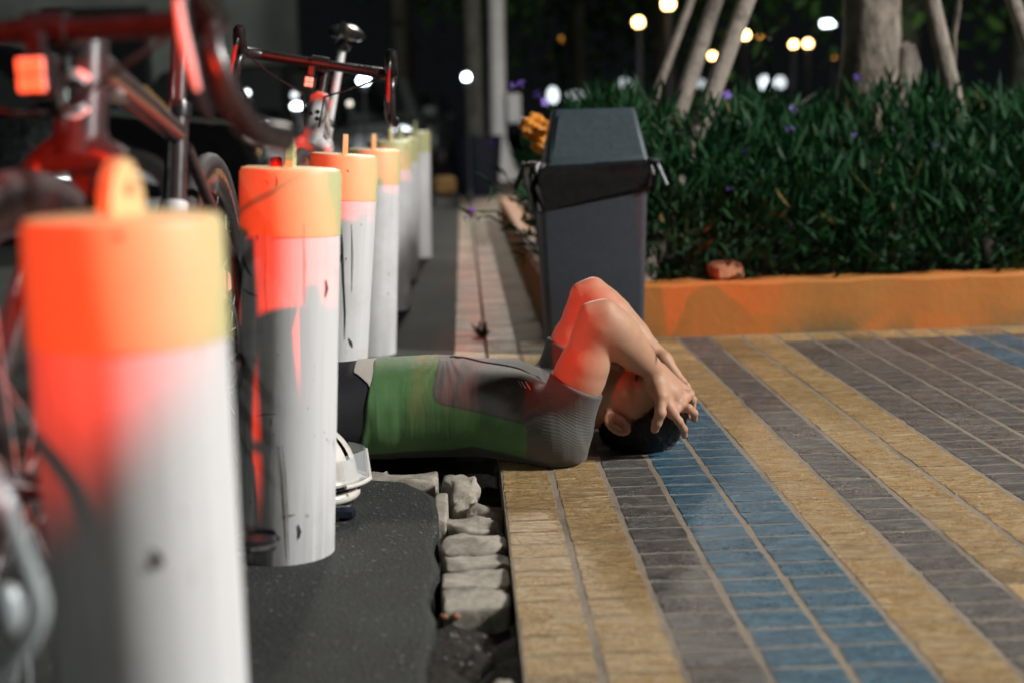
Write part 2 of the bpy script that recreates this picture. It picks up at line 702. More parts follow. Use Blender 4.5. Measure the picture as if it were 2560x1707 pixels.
def _asph():
    xr = ASPH_X
    c1 = G(1062, 1218); c2 = G(1010, 1201); c3 = G(900, 1197)
    edge = []
    for k in range(40):
        y = -.6 + k * (c1[1] - .12 + .6) / 39
        edge.append((xr + .006 * math.sin(k * 1.7) + .004 * math.sin(k * 4.1), y))
    edge += [(xr - .01, c1[1] - .07), (c1[0], c1[1] - .02), (c2[0], c2[1]), (c3[0], c3[1] + .01),
             (-.30, 3.06), (-.31, 3.24), (-.24, 3.40), (-.11, 3.46), (xr + .03, 3.50)]
    yy = 3.6
    while yy < 14:
        edge.append((xr + .03 + .004 * math.sin(yy * 9), yy)); yy += .35
    edge.append((xr + .03, 80))
    top = edge + [(-.40, 80), (-.40, -.6)]
    n = len(top)
    m = MB()
    z = .0
    v = [(x, y, z - .004 if i < n - 2 else z) for i, (x, y) in enumerate(top)]
    ins = []
    for i, (x, y) in enumerate(top):
        if i < n - 2:
            a = np.array(top[max(i - 1, 0)]); b = np.array(top[min(i + 1, n - 3)])
            t = (b - a) / (np.linalg.norm(b - a) + 1e-9)
            ins.append((x - t[1] * .012, y + t[0] * .012, z))
        else:
            ins.append((x, y, z))
    ins = [(p[0], p[1], p[2]) for p in ins]
    low = [(x, y, -.125) for x, y in top]
    vs = ins + v + low
    # only side strip along the broken edge, top as one polygon
    fs = [tuple(range(n))]
    for i in range(n - 3):
        fs.append((i, n + i, n + i + 1, i + 1))
        fs.append((n + i, 2 * n + i, 2 * n + i + 1, n + i + 1))
    m.add(vs, fs)
    # the crowned roadway further left
    m.add([(-.40, -.6, 0), (-.40, 80, 0), (-.47, 80, .03), (-.47, -.6, .03)], [(0, 1, 2, 3)])
    m.add([(-.47, -.6, .03), (-.47, 80, .03), (-40, 80, .03), (-40, -.6, .03)], [(0, 1, 2, 3)])
    return m.build('road', M['asphalt'], kind='structure', smooth=False)


_asph()

# ---- paving: mortar bed with the tiles laid into it
bed = MB()
bed.box(((X1 + 14) / 2 + .003, 10, -.0623), (14 - X1, 24, .1225))
pv = bed.build('pavement', M['mortar'], kind='structure', smooth=False)
MB().box((X1 - TW / 2 + .001, 13.5, -.0628), (TW - .004, 20.0, .1225)).build('kerb_strip', M['mortar'], kind='structure', smooth=False)

Y0 = float(G(1700, 1450)[1]) - TD * 40
YEND = PL_Y - .012
tiles = []                # (col, row, x0, x1, y0, y1)
for c in range(0, 34):
    for r in range(0, 175):
        y0 = Y0 + r * TD
        y1 = y0 + TD
        if y0 < .8:
            continue
        if c == 0 and y0 < 3.47:
            continue
        x0 = X1 + (c - 1) * TW
        if y1 > YEND and x0 + TW > PL_X - .02:
            continue
        if y0 > 13.6:
            continue
        tiles.append((c, r, x0, y0))


def colour_of(c, y):
    if y > 5.0 and c <= 3 and not 9.2 < y < 10.6:
        return 'tile_pale'
    if c <= 0:
        return 'tile_pale'
    if c > 9 and y + TD * 2.2 > YEND:
        return 'tile_yellow'
    seq = {1: 'y', 2: 'y', 3: 'g', 4: 'b', 5: 'b', 6: 'y', 7: 'g', 8: 'y', 9: 'y', 10: 'g', 11: 'g', 12: 'g', 13: 'g',
           14: 'g', 15: 'b', 16: 'b', 17: 'g', 18: 'y', 19: 'y', 20: 'g', 21: 'y', 22: 'b', 23: 'b', 24: 'g', 25: 'y', 26: 'y'}
    return {'y': 'tile_yellow', 'g': 'tile_gray', 'b': 'tile_blue'}[seq.get(c, 'g')]


def tile_verts(rng, jit=.0018, gap=.004):
    hx, hy = TW / 2 - .0048, TD / 2 - gap
    rings = []
    j = rng.uniform(-jit, jit, (8, 2))
    for z, ins in ((-.014, 0), (-.0032, 0), (0.0, .0024)):
        x, y = hx - ins, hy - ins * .75
        base = [(-x, -y), (0, -y), (x, -y), (x, 0), (x, y), (0, y), (-x, y), (-x, 0)]
        rings.append([(px + a, py + b * .5, z) for (px, py), (a, b) in zip(base, j)])
    v = [p for r in rings for p in r]
    f = []
    for k in range(2):
        f += [(k * 8 + i, k * 8 + (i + 1) % 8, k * 8 + 8 + (i + 1) % 8, k * 8 + 8 + i) for i in range(8)]
    return np.array(v), f, tuple(range(16, 24))


def vis_area(x0, y0):
    c = [(x0, y0, 0), (x0 + TW, y0, 0), (x0 + TW, y0 + TD, 0), (x0, y0 + TD, 0)]
    q = np.array([project(p) for p in c])
    m = q.mean(0)
    if not (0 < m[0] < 2560 and 0 < m[1] < 1707):
        return 0
    if 600 < m[0] < 1700 and 700 < m[1] < 1140 and m[0] < 1560:      # under or behind the lying person
        return 0
    x, y = q[:, 0], q[:, 1]
    return abs(np.dot(x, np.roll(y, -1)) - np.dot(y, np.roll(x, -1))) / 2


ranked = sorted(range(len(tiles)), key=lambda i: -vis_area(tiles[i][2], tiles[i][3]))
single = set(i for i in ranked[:298] if vis_area(tiles[i][2], tiles[i][3]) > 0)
variants = {}
for key in ('tile_yellow', 'tile_gray', 'tile_blue', 'tile_pale'):
    variants[key] = []
    for k in range(7):
        v, f, top = tile_verts(RNG, gap=.0020 if key == 'tile_yellow' else .0038)
        me = bpy.data.meshes.new('paving_tile')
        me.from_pydata([tuple(p) for p in v], [], f + [top])
        finish(me, M[key], False)
        variants[key].append(me)
rest = {k: MB() for k in variants}
for i, (c, r, x0, y0) in enumerate(tiles):
    key = colour_of(c, y0)
    cx, cy = x0 + TW / 2, y0 + TD / 2
    dz = float(np.clip(RNG.normal(.0001, .0003), -.0004, .0008))
    tx, ty = np.clip(RNG.normal(0, .0035, 2), -.007, .007)
    a = RNG.normal(0, .004)
    if i in single:
        o = bpy.data.objects.new('paving_tile', variants[key][int(RNG.integers(7))])
        COL.objects.link(o)
        o.parent = pv
        o.location = (cx, cy, dz)
        o.rotation_euler = (tx, ty, a)
    else:
        v, f, top = tile_verts(RNG, gap=.0020 if key == 'tile_yellow' else .0038)
        v = v @ rotz(a).T
        v[:, 2] += dz + v[:, 0] * -ty + v[:, 1] * tx
        rest[key].add(v + np.array((cx, cy, 0)), f + [top])
for key, m in rest.items():
    if m.f:
        m.build('tile_field', M[key], parent=pv, smooth=False, kind='stuff', fix=False)

# ---- planter wall
pw = thing('planter_wall', (PL_X, PL_Y, 0), 'low orange painted planter wall with a stained face round the hedge', 'planter')
PH = float(P(1700, 708, PL_Y)[2])
m = MB()
prof_f = [(-.0, -.02), (-.004, PH - .012), (.008, PH), (.112, PH), (.12, PH - .01), (.12, -.02)]


def wall_run(p0, p1, nrm, n):
    vs, fs = [], []
    for i in range(n + 1):
        t = i / n
        b = np.array(p0) * (1 - t) + np.array(p1) * t
        for k, (d, z) in enumerate(prof_f):
            wob = .0035 * math.sin(i * 1.9 + k) + .002 * math.sin(i * 5.3 + 2 * k)
            vs.append((b[0] + nrm[0] * (d + wob), b[1] + nrm[1] * (d + wob), z + (wob if 0 < k < 5 else 0)))
    q = len(prof_f)
    for i in range(n):
        for k in range(q - 1):
            fs.append((i * q + k, (i + 1) * q + k, (i + 1) * q + k + 1, i * q + k + 1))
    fs.append(tuple(range(q)))
    fs.append(tuple(reversed(range(n * q, n * q + q))))
    return vs, fs


m.add(*wall_run((PL_X, PL_Y), (5.6, PL_Y + .03), (0, 1), 60))
m.build('front_wall', M['orange'], pw, smooth=True)
m = MB().add(*wall_run((PL_X, PL_Y + .125), (PL_X, 11.5), (1, 0), 60))
m.build('side_wall', M['orange'], pw, smooth=True)
plane('planting_bed', PL_X + .11, 5.6, PL_Y + .11, 11.5, PH - .03, M['soil'])
bp = P(1815, 676, PL_Y + .07)
br = thing('brick', (bp[0], bp[1], PH), 'broken reddish brick lying on top of the orange planter wall', 'brick')
m = MB().box((bp[0], bp[1] + .015, PH + .03), (.115, .075, .06), rotz(.35), .012)
m.xf(lambda p: p + np.array([.004 * math.sin(p[2] * 90 + p[0] * 60), .004 * math.sin(p[0] * 80), .004 * math.sin(p[1] * 90 + p[0] * 50)]))
m.build('body', M['brick'], br)

# ---- trench with stones
tr = MB()
nx, ny = 14, 80
vs, fs = [], []
for j in range(ny + 1):
    for i in range(nx + 1):
        x = -.40 + i * (.50) / nx
        y = .6 + j * 3.0 / ny
        z = -.085 + .014 * math.sin(x * 41 + y * 23) * math.sin(y * 31) + .010 * math.sin(x * 90 + y * 57) + RNG.normal(0, .004)
        if y < 2.4:
            z += .05 * min(1, (2.4 - y) / .3)
        vs.append((x, y, z))
for j in range(ny):
    for i in range(nx):
        a = j * (nx + 1) + i
        fs.append((a, a + 1, a + nx + 2, a + nx + 1))
raw('trench_soil', vs, fs, M['soil'], kind='structure', smooth=True)


def rock(px, py, wpx, hpx, label, th=.04, rough=.003, rz=0.0, top=-.014, tilt=0.0, power=13):
    """worn block whose top face covers the given pixel box"""
    c = G(px, py, top)
    sx = wpx * c[1] / F_PX
    sy = (G(px, py - hpx / 2, top)[1] - G(px, py + hpx / 2, top)[1]) * .90
    g, vs, fs = {}, [], []
    ph = RNG.uniform(0, 50, 6)
    dims = np.array([sx / 2, sy / 2, th / 2])
    def vert(p):
        k = tuple(np.round(p, 4))
        if k not in g:
            q = np.array(p)
            r = (np.abs(q) ** power).sum() ** (1 / power)
            q = q / r * dims
            n1 = np.array([math.sin(q[1] * 45 + ph[0]), math.sin(q[0] * 38 + ph[1]), math.sin(q[0] * 30 + q[1] * 41 + ph[2])])
            n2 = np.array([math.sin(q[1] * 130 + ph[3]), math.sin(q[0] * 110 + ph[4]), math.sin(q[0] * 120 + q[1] * 90 + ph[5])])
            g[k] = len(vs)
            n3 = np.array([math.sin(q[1] * 290 + ph[1]), math.sin(q[0] * 260 + ph[2]), math.sin(q[0] * 240 + q[1] * 310 + ph[0])])
            vs.append(q + n1 * rough * 1.2 + n2 * rough * .6 + n3 * rough * .35)
        return g[k]
    lin = np.sin(np.linspace(-1, 1, 9) * math.pi / 2) * 1.0
    for ax in range(3):
        for sg in (-1, 1):
            for i in range(8):
                for j in range(8):
                    q = []
                    for a, b in ((i, j), (i + 1, j), (i + 1, j + 1), (i, j + 1)):
                        p = [0, 0, 0]
                        p[ax] = sg; p[(ax + 1) % 3] = lin[a]; p[(ax + 2) % 3] = lin[b]
                        q.append(vert(p))
                    fs.append(tuple(q))
    v = np.array(vs) @ rot_axis((1, 0, 0), tilt).T @ rotz(rz).T
    o = MB().add(v, fs).build('stone', M['stone'], smooth='all')
    o.location = (c[0], c[1], top - th / 2)
    return tag(o, label, 'stone', 'loose stones in the trench beside the paving')


rock(1188, 1493, 172, 52, 'thick pale broken stone block nearest the camera in the trench', .05, .0022, .02)
rock(1187, 1444, 176, 44, 'pale stone block second from the near end of the trench stack', .05, .0022, -.03)
rock(1190, 1400, 168, 36, 'thin grey stone in the middle of the trench stack', .045, .003, .07, -.016)
rock(1187, 1350, 172, 46, 'long rounded pale stone at the far end of the trench stack', .05, .0026, -.02, -.010, power=5)
rock(1178, 1303, 150, 34, 'flat mossy stone lying tilted behind the trench stack', .04, .005, .12, -.018, .12, 4)
rock(1215, 1268, 100, 34, 'buried greyish stone against the yellow tiles behind the flat mossy one', .05, .005, -.2, -.03, 0, 4)
rock(1160, 1240, 62, 30, 'small brown block of stone under the jagged rock', .05, .005, .1, -.03, .1, 4)
rock(1148, 1203, 96, 34, 'jagged sharp edged rock under the person\'s back', .06, .008, .5, -.006, .35, 4)
rock(1102, 1262, 34, 78, 'upright pale kerb stone at the rounded asphalt corner', .09, .0015, .0, -.003)
rock(1005, 1190, 180, 24, 'flat pale concrete slab under the person\'s hip', .06, .004, .05, -.008)
rock(925, 1186, 80, 20, 'mossy flat stone scrap beside the white helmet under the hip', .05, .005, -.1, -.010)
rock(1268, 1702, 62, 36, 'rounded whitish stone at the foot of the paving in the bottom corner', .05, .003, .1, -.010, 0, 4)
for px, py in ((1110, 1543), (1139, 1543)):
    c = G(px, py, -.03)
    o = MB().sphere((0, 0, 0), (.008, .006, .006), 8, 6).build('pebble', M['brick'])
    o.location = (c[0], c[1], -.028)
    tag(o, 'tiny orange pebble on the dark soil, ' + ('left' if px < 1120 else 'right') + ' one of the pair before the stone stack', 'pebble', 'orange pebbles')
# grit scattered over the road edge and soil
gv, gf = [], []
for i in range(560):
    if i < 340:
        x, y = RNG.uniform(-.40, ASPH_X - .02), RNG.uniform(1.2, 3.0); z = .001
    else:
        x, y = RNG.uniform(ASPH_X + .01, X1 - .02), RNG.uniform(1.2, 3.0); z = -.032 if y < 2.15 else -.075
    s = RNG.uniform(.0012, .0035) * (1 if i < 340 else 1.8)
    n0 = len(gv)
    for d in ((1, 0, 0), (0, 1, 0), (-1, .2, 0), (.1, -1, 0), (0, 0, 1)):
        gv.append((x + d[0] * s * RNG.uniform(.6, 1.3), y + d[1] * s, z + d[2] * s))
    for a, b in ((0, 1), (1, 2), (2, 3), (3, 0)):
        gf.append((n0 + a, n0 + b, n0 + 4))
raw('gravel', gv, gf, M['grit'], kind='stuff')

# ================================================================== BOLLARDS
BR = .0875


def make_bollard():
    t = thing('bollard', (0, 0, 0), 'x', 'bollard', 'white bollards with yellow caps along the kerb')
    h, hc = .69, .115
    prof = [(BR, -.06), (BR, .0), (BR, .2), (BR, .4), (BR, h - hc)]
    MB().lathe(prof, seg=56).build('post', M['white'], t)
    c = .0012
    MB().lathe([(BR + c, h - hc), (BR + c, h - .012), (BR - .002, h - .003), (BR - .012, h)], seg=56).build('cap', M['cap'], t)
    # lifting plate: rounded tongue with a filled hole
    poly = [(-.027, 0), (.027, 0), (.026, .018), (.021, .034), (.012, .046), (0, .051), (-.012, .046), (-.021, .034), (-.026, .018)]
    lug = MB().prism(poly, -.0065, .0065, axis=0)
    lug.v = [(x, y, z + h - .001) for x, y, z in lug.v]
    lg = lug.build('lifting_lug', M['cap'], t, smooth=False)
    R = rot_axis((0, 1, 0), math.pi / 2)
    MB().lathe([(.007, -.0068), (.007, .0068)], (0, .004, h + .022), 14, R).build('lug_hole', M['brick'], lg)
    return t


BOL = [  # axis top pixel, axis low pixel, distance, height, lug turn, label
    ((306, 535), (343, 1100), 1.29, .69, -.35, 'nearest bollard, large and blurred, its orange lit cap at the left of the photo'),
    ((727, 418), (715, 1395), 2.51, .69, .0, 'second bollard, scratched white post with a red lit face and pedal shadow beside the person'),
    ((862, 385), (836, 900), 3.73, .692, .12, 'third bollard with a stepped orange and green cap under the white bicycle'),
    ((935, 373), (926, 885), 4.80, .70, .0, 'fourth bollard, pale post right behind the one under the white bicycle'),
    ((976, 352), (976, 800), 6.0, .70, .2, 'fifth bollard, grey and mostly hidden behind the pale fourth post'),
    ((1002, 345), (1004, 720), 7.2, .705, -.1, 'sixth bollard, greyish, just before the last one in the row'),
    ((1038, 328), (1042, 640), 8.45, .74, .1, 'farthest bollard, bright white at the end of the row near the pale mast'),
]
proto = make_bollard()
bolls = []
for i, (a, b, Y, h, tw, lab) in enumerate(BOL):
    o = proto if i == 0 else copy_tree(proto)
    pa, pb = P(*a, Y), P(*b, Y)
    d = (pa - pb) / np.linalg.norm(pa - pb)
    base = pb - d * (pb[2] / d[2])
    L = (pa - base) @ d
    ax = np.array([-d[1], d[0], 0.0]); s = np.linalg.norm(ax)
    Rm = Matrix.Rotation(math.asin(min(1, s)), 3, Vector(ax / (s + 1e-9))) @ Matrix.Rotation(tw, 3, 'Z')
    o.location = tuple(base)
    o.rotation_euler = Rm.to_euler()
    o.scale = (1, 1, L / .69)
    o['label'] = lab
    bolls.append(o)
# scuffs, chips and drips on the paint: thin flakes lying on the post
M['scuff'] = simple('dark_scuff', (.045, .043, .042), .8, var=.4, scale=90)
M['drip'] = simple('pale_drip', (.40, .38, .34), .8, var=.3, scale=90)


def on_post(i, px, py):
    a, b, Y = BOL[i][0], BOL[i][1], BOL[i][2]
    pa, pb = P(*a, Y), P(*b, Y)
    ax = (pa - pb) / np.linalg.norm(pa - pb)
    d = P(px, py, 3.0) - CAM; d = d / np.linalg.norm(d)
    w0 = CAM - pa
    dp, wp = d - ax * (d @ ax), w0 - ax * (w0 @ ax)
    A, B, C_ = dp @ dp, 2 * dp @ wp, wp @ wp - (BR + .0016) ** 2
    disc = max(B * B - 4 * A * C_, 0)
    return CAM + d * ((-B - math.sqrt(disc)) / (2 * A))


def scuff(i, pts, wd, mat='scuff'):
    m = MB()
    q = []
    n = len(pts)
    for k, (px, py) in enumerate(pts):
        a = np.array(pts[max(k - 1, 0)], float); b = np.array(pts[min(k + 1, n - 1)], float)
        t = (b - a) / (np.linalg.norm(b - a) + 1e-9)
        nx = np.array((-t[1], t[0])) * wd * (.25 if k in (0, n - 1) else RNG.uniform(.6, 1.2)) / 2
        q += [on_post(i, px + nx[0], py + nx[1]), on_post(i, px - nx[0], py - nx[1])]
    fs = [(2 * k, 2 * k + 1, 2 * k + 3, 2 * k + 2) for k in range(n - 1)]
    m.add(q, fs)
    o = m.build('paint_scuff', M[mat], smooth=False, fix=False)
    o.parent = bolls[i]
    bpy.context.view_layer.update()
    o.matrix_parent_inverse = bolls[i].matrix_world.inverted()
    return o


scuff(0, [(378, 1372), (392, 1385), (401, 1402), (404, 1418)], 16)
scuff(0, [(366, 1410), (378, 1414), (390, 1421)], 20)
scuff(0, [(285, 585), (298, 590), (308, 596)], 16)
scuff(1, [(607, 640), (612, 662), (620, 680), (630, 692)], 6)
scuff(1, [(607, 722), (622, 734), (645, 742)], 5)
scuff(1, [(690, 440), (692, 455), (690, 468)], 5)
scuff(1, [(663, 452), (672, 462)], 6)
scuff(1, [(815, 700), (818, 722), (814, 744)], 7, 'scuff')
scuff(1, [(746, 1310), (750, 1328), (747, 1346)], 10)
scuff(1, [(768, 1284), (771, 1292)], 6)
scuff(1, [(706, 1292), (720, 1288), (738, 1286)], 4)
scuff(1, [(640, 1040), (660, 1035), (690, 1034)], 4)
scuff(1, [(705, 1110), (712, 1180), (716, 1260), (722, 1395)], 7, 'drip')
scuff(1, [(660, 560), (664, 640), (662, 720), (668, 800)], 5, 'drip')
scuff(1, [(760, 560), (764, 660), (762, 760)], 4, 'drip')
scuff(2, [(853, 560), (856, 620), (859, 700), (863, 780), (862, 850)], 4)
scuff(2, [(872, 846), (878, 858), (881, 868)], 6)
scuff(2, [(868, 425), (872, 432)], 8)
scuff(2, [(880, 560), (882, 640), (880, 730)], 4, 'drip')
# red light standing on the second bollard
lp = P(691, 420, 2.50)
t = thing('bicycle_light', lp, 'small red lamp standing on the cap of the second bollard', 'light')
MB().lathe([(.0115, 0), (.0118, .004), (.0112, .016), (.010, .0175)], lp, 18).build('body', M['redlens'], t)
MB().lathe([(.008, .0176), (.008, .0192), (.003, .0195)], lp, 14).build('button', M['redlens'], t)

# ================================================================== BIN
by = 4.62


def bin_thing():
    fl, fr = P(1372, 900, by), P(1612, 897, by)
    z1 = float(P(1490, 445, by)[2])
    tl, tr_ = P(1352, 450, by), P(1626, 450, by)
    cx = (fl[0] + fr[0]) / 2
    wb, wt = fr[0] - fl[0], tr_[0] - tl[0]
    t = thing('trash_bin', (cx, by + .15, 0), 'grey swing top trash bin with a black bag, standing at the planter corner', 'bin')
    cy = by + .16
    def loft(levels, name, mat, parent=t, ns=6, jit=None, cap=True):
        vs, fs = [], []
        rings = []
        for (z, wx, wy, r, ox, oy) in levels:
            ring = []
            for qx, qy, a0 in ((1, -1, -90), (1, 1, 0), (-1, 1, 90), (-1, -1, 180)):
                for k in range(ns):
                    a = math.radians(a0 + 90 * k / (ns - 1))
                    ring.append((cx + ox + qx * (wx / 2 - r) + r * math.cos(a), cy + oy + qy * (wy / 2 - r) + r * math.sin(a), z))
            rings.append(ring)
        n = ns * 4
        for ri, ring in enumerate(rings):
            for k, p in enumerate(ring):
                vs.append(p if jit is None else jit(np.array(p), ri, k))
        for i in range(len(rings) - 1):
            for k in range(n):
                fs.append((i * n + k, i * n + (k + 1) % n, (i + 1) * n + (k + 1) % n, (i + 1) * n + k))
        if cap:
            fs.append(tuple(reversed(range(n))))
            fs.append(tuple(range((len(rings) - 1) * n, len(rings) * n)))
        return MB().add(vs, fs).build(name, mat, parent)
    d = .30
    loft([(0.0, wb - .01, d - .03, .02, 0, 0), (.012, wb, d - .02, .02, 0, 0), (z1 * .5, (wb + wt) / 2, d, .02, 0, 0), (z1, wt, d + .02, .02, 0, 0)], 'body', M['bin'])
    wr = wt + .035
    loft([(z1 - .006, wr - .01, d + .05, .025, 0, 0), (z1 - .004, wr, d + .06, .025, 0, 0), (z1 + .016, wr, d + .06, .025, 0, 0), (z1 + .02, wr - .01, d + .05, .025, 0, 0)], 'rim', M['bin'])
    # bag folded over the rim, slanting lower edge, crumpled
    zt = z1 + .05
    def jit(p, ri, k):
        s = .007 * math.sin(k * 2.3 + ri * 1.3) + .006 * math.sin(k * 5.1 + ri * 2.1)
        p = p.copy()
        dx = p[0] - cx
        p[0] += math.copysign(abs(s), dx) ; p[1] += s
        if ri == 0:
            p[2] += -.075 * dx / wr * -1 + .016 * math.sin(k * 1.7) + .008 * math.sin(k * 4.3)
        if ri >= 2:
            p[2] += .006 * math.sin(k * 1.3)
        return p
    zl = float(P(1490, 468, by)[2])
    loft([(zl - .035, wt + .018, d + .045, .03, 0, 0), (z1 - .03, wr + .010, d + .065, .03, 0, 0), (z1 + .01, wr + .014, d + .07, .03, 0, 0), (zt - .01, wr + .004, d + .06, .03, 0, 0), (zt + .002, wr - .03, d + .02, .03, 0, 0)], 'bag', M['bag'], jit=jit, ns=12)
    zb, ztp = float(P(1495, 418, by)[2]), float(P(1495, 271, by)[2])
    wl = P(1630, 418, by)[0] - P(1360, 418, by)[0]
    wt2 = P(1600, 271, by)[0] - P(1390, 271, by)[0]
    ox = (P(1630, 418, by)[0] + P(1360, 418, by)[0]) / 2 - cx
    lid = loft([(zb - .004, wl, d + .03, .02, ox, 0), (zb + .012, wl, d + .03, .02, ox, 0), (zb + .014, wl - .012, d + .02, .02, ox, 0), ((zb + ztp) / 2, (wl + wt2) / 2 - .004, d * .8, .018, ox, 0),
                (ztp - .008, wt2, d * .55, .015, ox, 0), (ztp, wt2 - .014, d * .5, .012, ox, 0)], 'lid', M['bin_lid'])
    # swing flap panel set into the front of the lid
    y_a, y_b = cy - (d + .02) / 2 - .003, cy - d * .55 / 2 - .006
    xa, xb = cx + ox - wl * .42, cx + ox + wl * .42
    xc, xd = cx + ox - wt2 * .44, cx + ox + wt2 * .44
    zz0, zz1 = zb + .03, ztp - .02
    fr_ = lambda z: (z - zb) / (ztp - zb)
    yy = lambda z: cy - ((d + .02) * (1 - fr_(z)) + d * .55 * fr_(z)) / 2 - .004
    MB().add([(xa, yy(zz0), zz0), (xb, yy(zz0), zz0), (xd, yy(zz1), zz1), (xc, yy(zz1), zz1),
              (xa, yy(zz0) + .012, zz0), (xb, yy(zz0) + .012, zz0), (xd, yy(zz1) + .012, zz1), (xc, yy(zz1) + .012, zz1)],
             [(0, 1, 2, 3), (7, 6, 5, 4), (0, 4, 5, 1), (1, 5, 6, 2), (2, 6, 7, 3), (3, 7, 4, 0)]).build('flap', M['bin_lid'], lid)
    for sx in (-1, 1):
        x = cx + sx * (wr / 2 + .012)
        MB().box((x, cy - .04, z1 + .045), (.05, .03, .016), None, .005).tube([(x + sx * .015, cy - .04, z1 + .04), (x + sx * .03, cy - .05, z1), (x + sx * .045, cy - .055, z1 - .035)], .008, 8).build('handle', M['bin_lid'], t)
    return t


bin_thing()


# crumpled orange thing behind the bin, caught in the plants
def blob(c, r, seed, n=2):
    m = MB().sphere((0, 0, 0), 1.0, 22, 14)
    v = np.array(m.v)
    s = seed
    k = 1 + .22 * np.sin(v[:, 0] * 4 + s) * np.sin(v[:, 1] * 5 + s * 2) + .16 * np.sin(v[:, 2] * 9 + v[:, 0] * 7 + s) + .08 * np.sin(v[:, 1] * 17 + v[:, 2] * 13)
    v = v * k[:, None] * np.array(r)
    return v + np.array(c), m.f


ob = P(1335, 330, 5.15)
t = thing('plastic_bag', ob, 'crumpled orange bag caught in the plants behind the trash bin', 'bag')
m = MB()
m.add(*blob(P(1338, 318, 5.15), (.055, .05, .045), 1.0)).add(*blob(P(1352, 362, 5.15), (.035, .04, .032), 4.0))
m.build('bag_film', M['orangebag'], t)

# ================================================================== VEGETATION


def leaves(base, dirv, ln, wd, bend=.3, rng=RNG):
    """many lanceolate leaves as numpy arrays: 6 verts, 4 triangles each"""
    n = len(base)
    dirv = dirv / np.linalg.norm(dirv, axis=1, keepdims=True)
    side = np.cross(dirv, rng.normal(size=(n, 3)))
    side /= np.linalg.norm(side, axis=1, keepdims=True)
    nr = np.cross(side, dirv)
    L, W = ln[:, None], wd[:, None]
    B = bend * rng.uniform(-1, 1, (n, 1))
    p0 = base
    m1 = base + dirv * L * .35 + nr * L * B * .12
    m2 = base + dirv * L * .68 + nr * L * B * .42
    tip = base + dirv * L + nr * L * B
    fold = nr * W * .25
    v = np.stack([p0, m1 - side * W * .5 + fold, m1 + side * W * .5 + fold, m2 - side * W * .42 + fold, m2 + side * W * .42 + fold, tip], 1).reshape(-1, 3)
    i = np.arange(n)[:, None] * 6
    f = np.concatenate([i + np.array([[0, 2, 1]]), i + np.array([[1, 2, 4]]), i + np.array([[1, 4, 3]]), i + np.array([[3, 4, 5]])], 1).reshape(-1, 3)
    return v, f


def hedge():
    n = 27000
    x = RNG.uniform(PL_X + .03, 3.6, n)
    y = PL_Y + .06 + (RNG.uniform(0, 1, n) ** 1.3) * 2.1
    prof = np.clip((y - PL_Y) / .42, 0, 1) ** .7
    lump = .05 * np.sin(x * 5.1 + y * 3) + .04 * np.sin(x * 11 + 1.3) + .03 * np.sin(x * 23 + y * 7)
    top = PH + .24 + (.36 + lump) * prof
    top *= np.clip((x - PL_X + .35) / .5, .55, 1)
    u = RNG.uniform(0, 1, n) ** .75
    z = PH - .02 + (top - PH) * u
    base = np.stack([x, y, z], 1)
    d = RNG.normal(0, .55, (n, 3))
    d[:, 2] = np.abs(d[:, 2]) * .6 + .15 + .75 * u ** 1.4
    d[:, 1] -= .25 * (1 - u)
    ln = RNG.uniform(.05, .10, n) + .06 * (u > .72) * RNG.uniform(0, 1, n)
    wd = RNG.uniform(.009, .019, n)
    v, f = leaves(base, d, ln, wd, .45)
    raw('hedge_foliage', v, f, M['leaf'], kind='stuff')
    # stems in the depth of the hedge
    m = MB()
    for k in range(120):
        sx, sy = RNG.uniform(PL_X + .1, 3.5), PL_Y + RNG.uniform(.12, 1.6)
        hh = .2 + .36 * min(1, (sy - PL_Y) / .75) ** .6
        q = RNG.normal(0, .05, 2)
        m.tube([(sx, sy, PH - .03), (sx + q[0] * .5, sy + q[1] * .5, PH + hh * .5), (sx + q[0], sy + q[1], PH + hh)], [.004, .003, .002], 4)
    m.build('hedge_stems', M['leaf'], kind='stuff', fix=False)


hedge()


def flower(px, py, Y, lab, s=1.0):
    c = P(px, py, Y)
    m = MB()
    ax = RNG.normal(0, .5, 3) + np.array([0, -.8, .5]); ax /= np.linalg.norm(ax)
    R = np.array(Vector(tuple(ax)).to_track_quat('Z', 'Y').to_matrix())
    for k in range(5):
        a = k * 2 * math.pi / 5
        pts = [(0, 0, 0), (.009, -.006, .004), (.017, -.006, .003), (.019, 0, .001), (.017, .006, .003), (.009, .006, .004)]
        pts = np.array(pts) * s @ rotz(a).T
        m.add(pts @ R.T + c, [(0, 1, 2, 3, 4, 5)])
    m.lathe([(.002 * s, -.024 * s), (.004 * s, -.004 * s), (.006 * s, .002 * s)], c, 7, R)
    o = m.build('flower', M['flower'])
    return tag(o, lab, 'flower', 'purple flowers in the hedge')


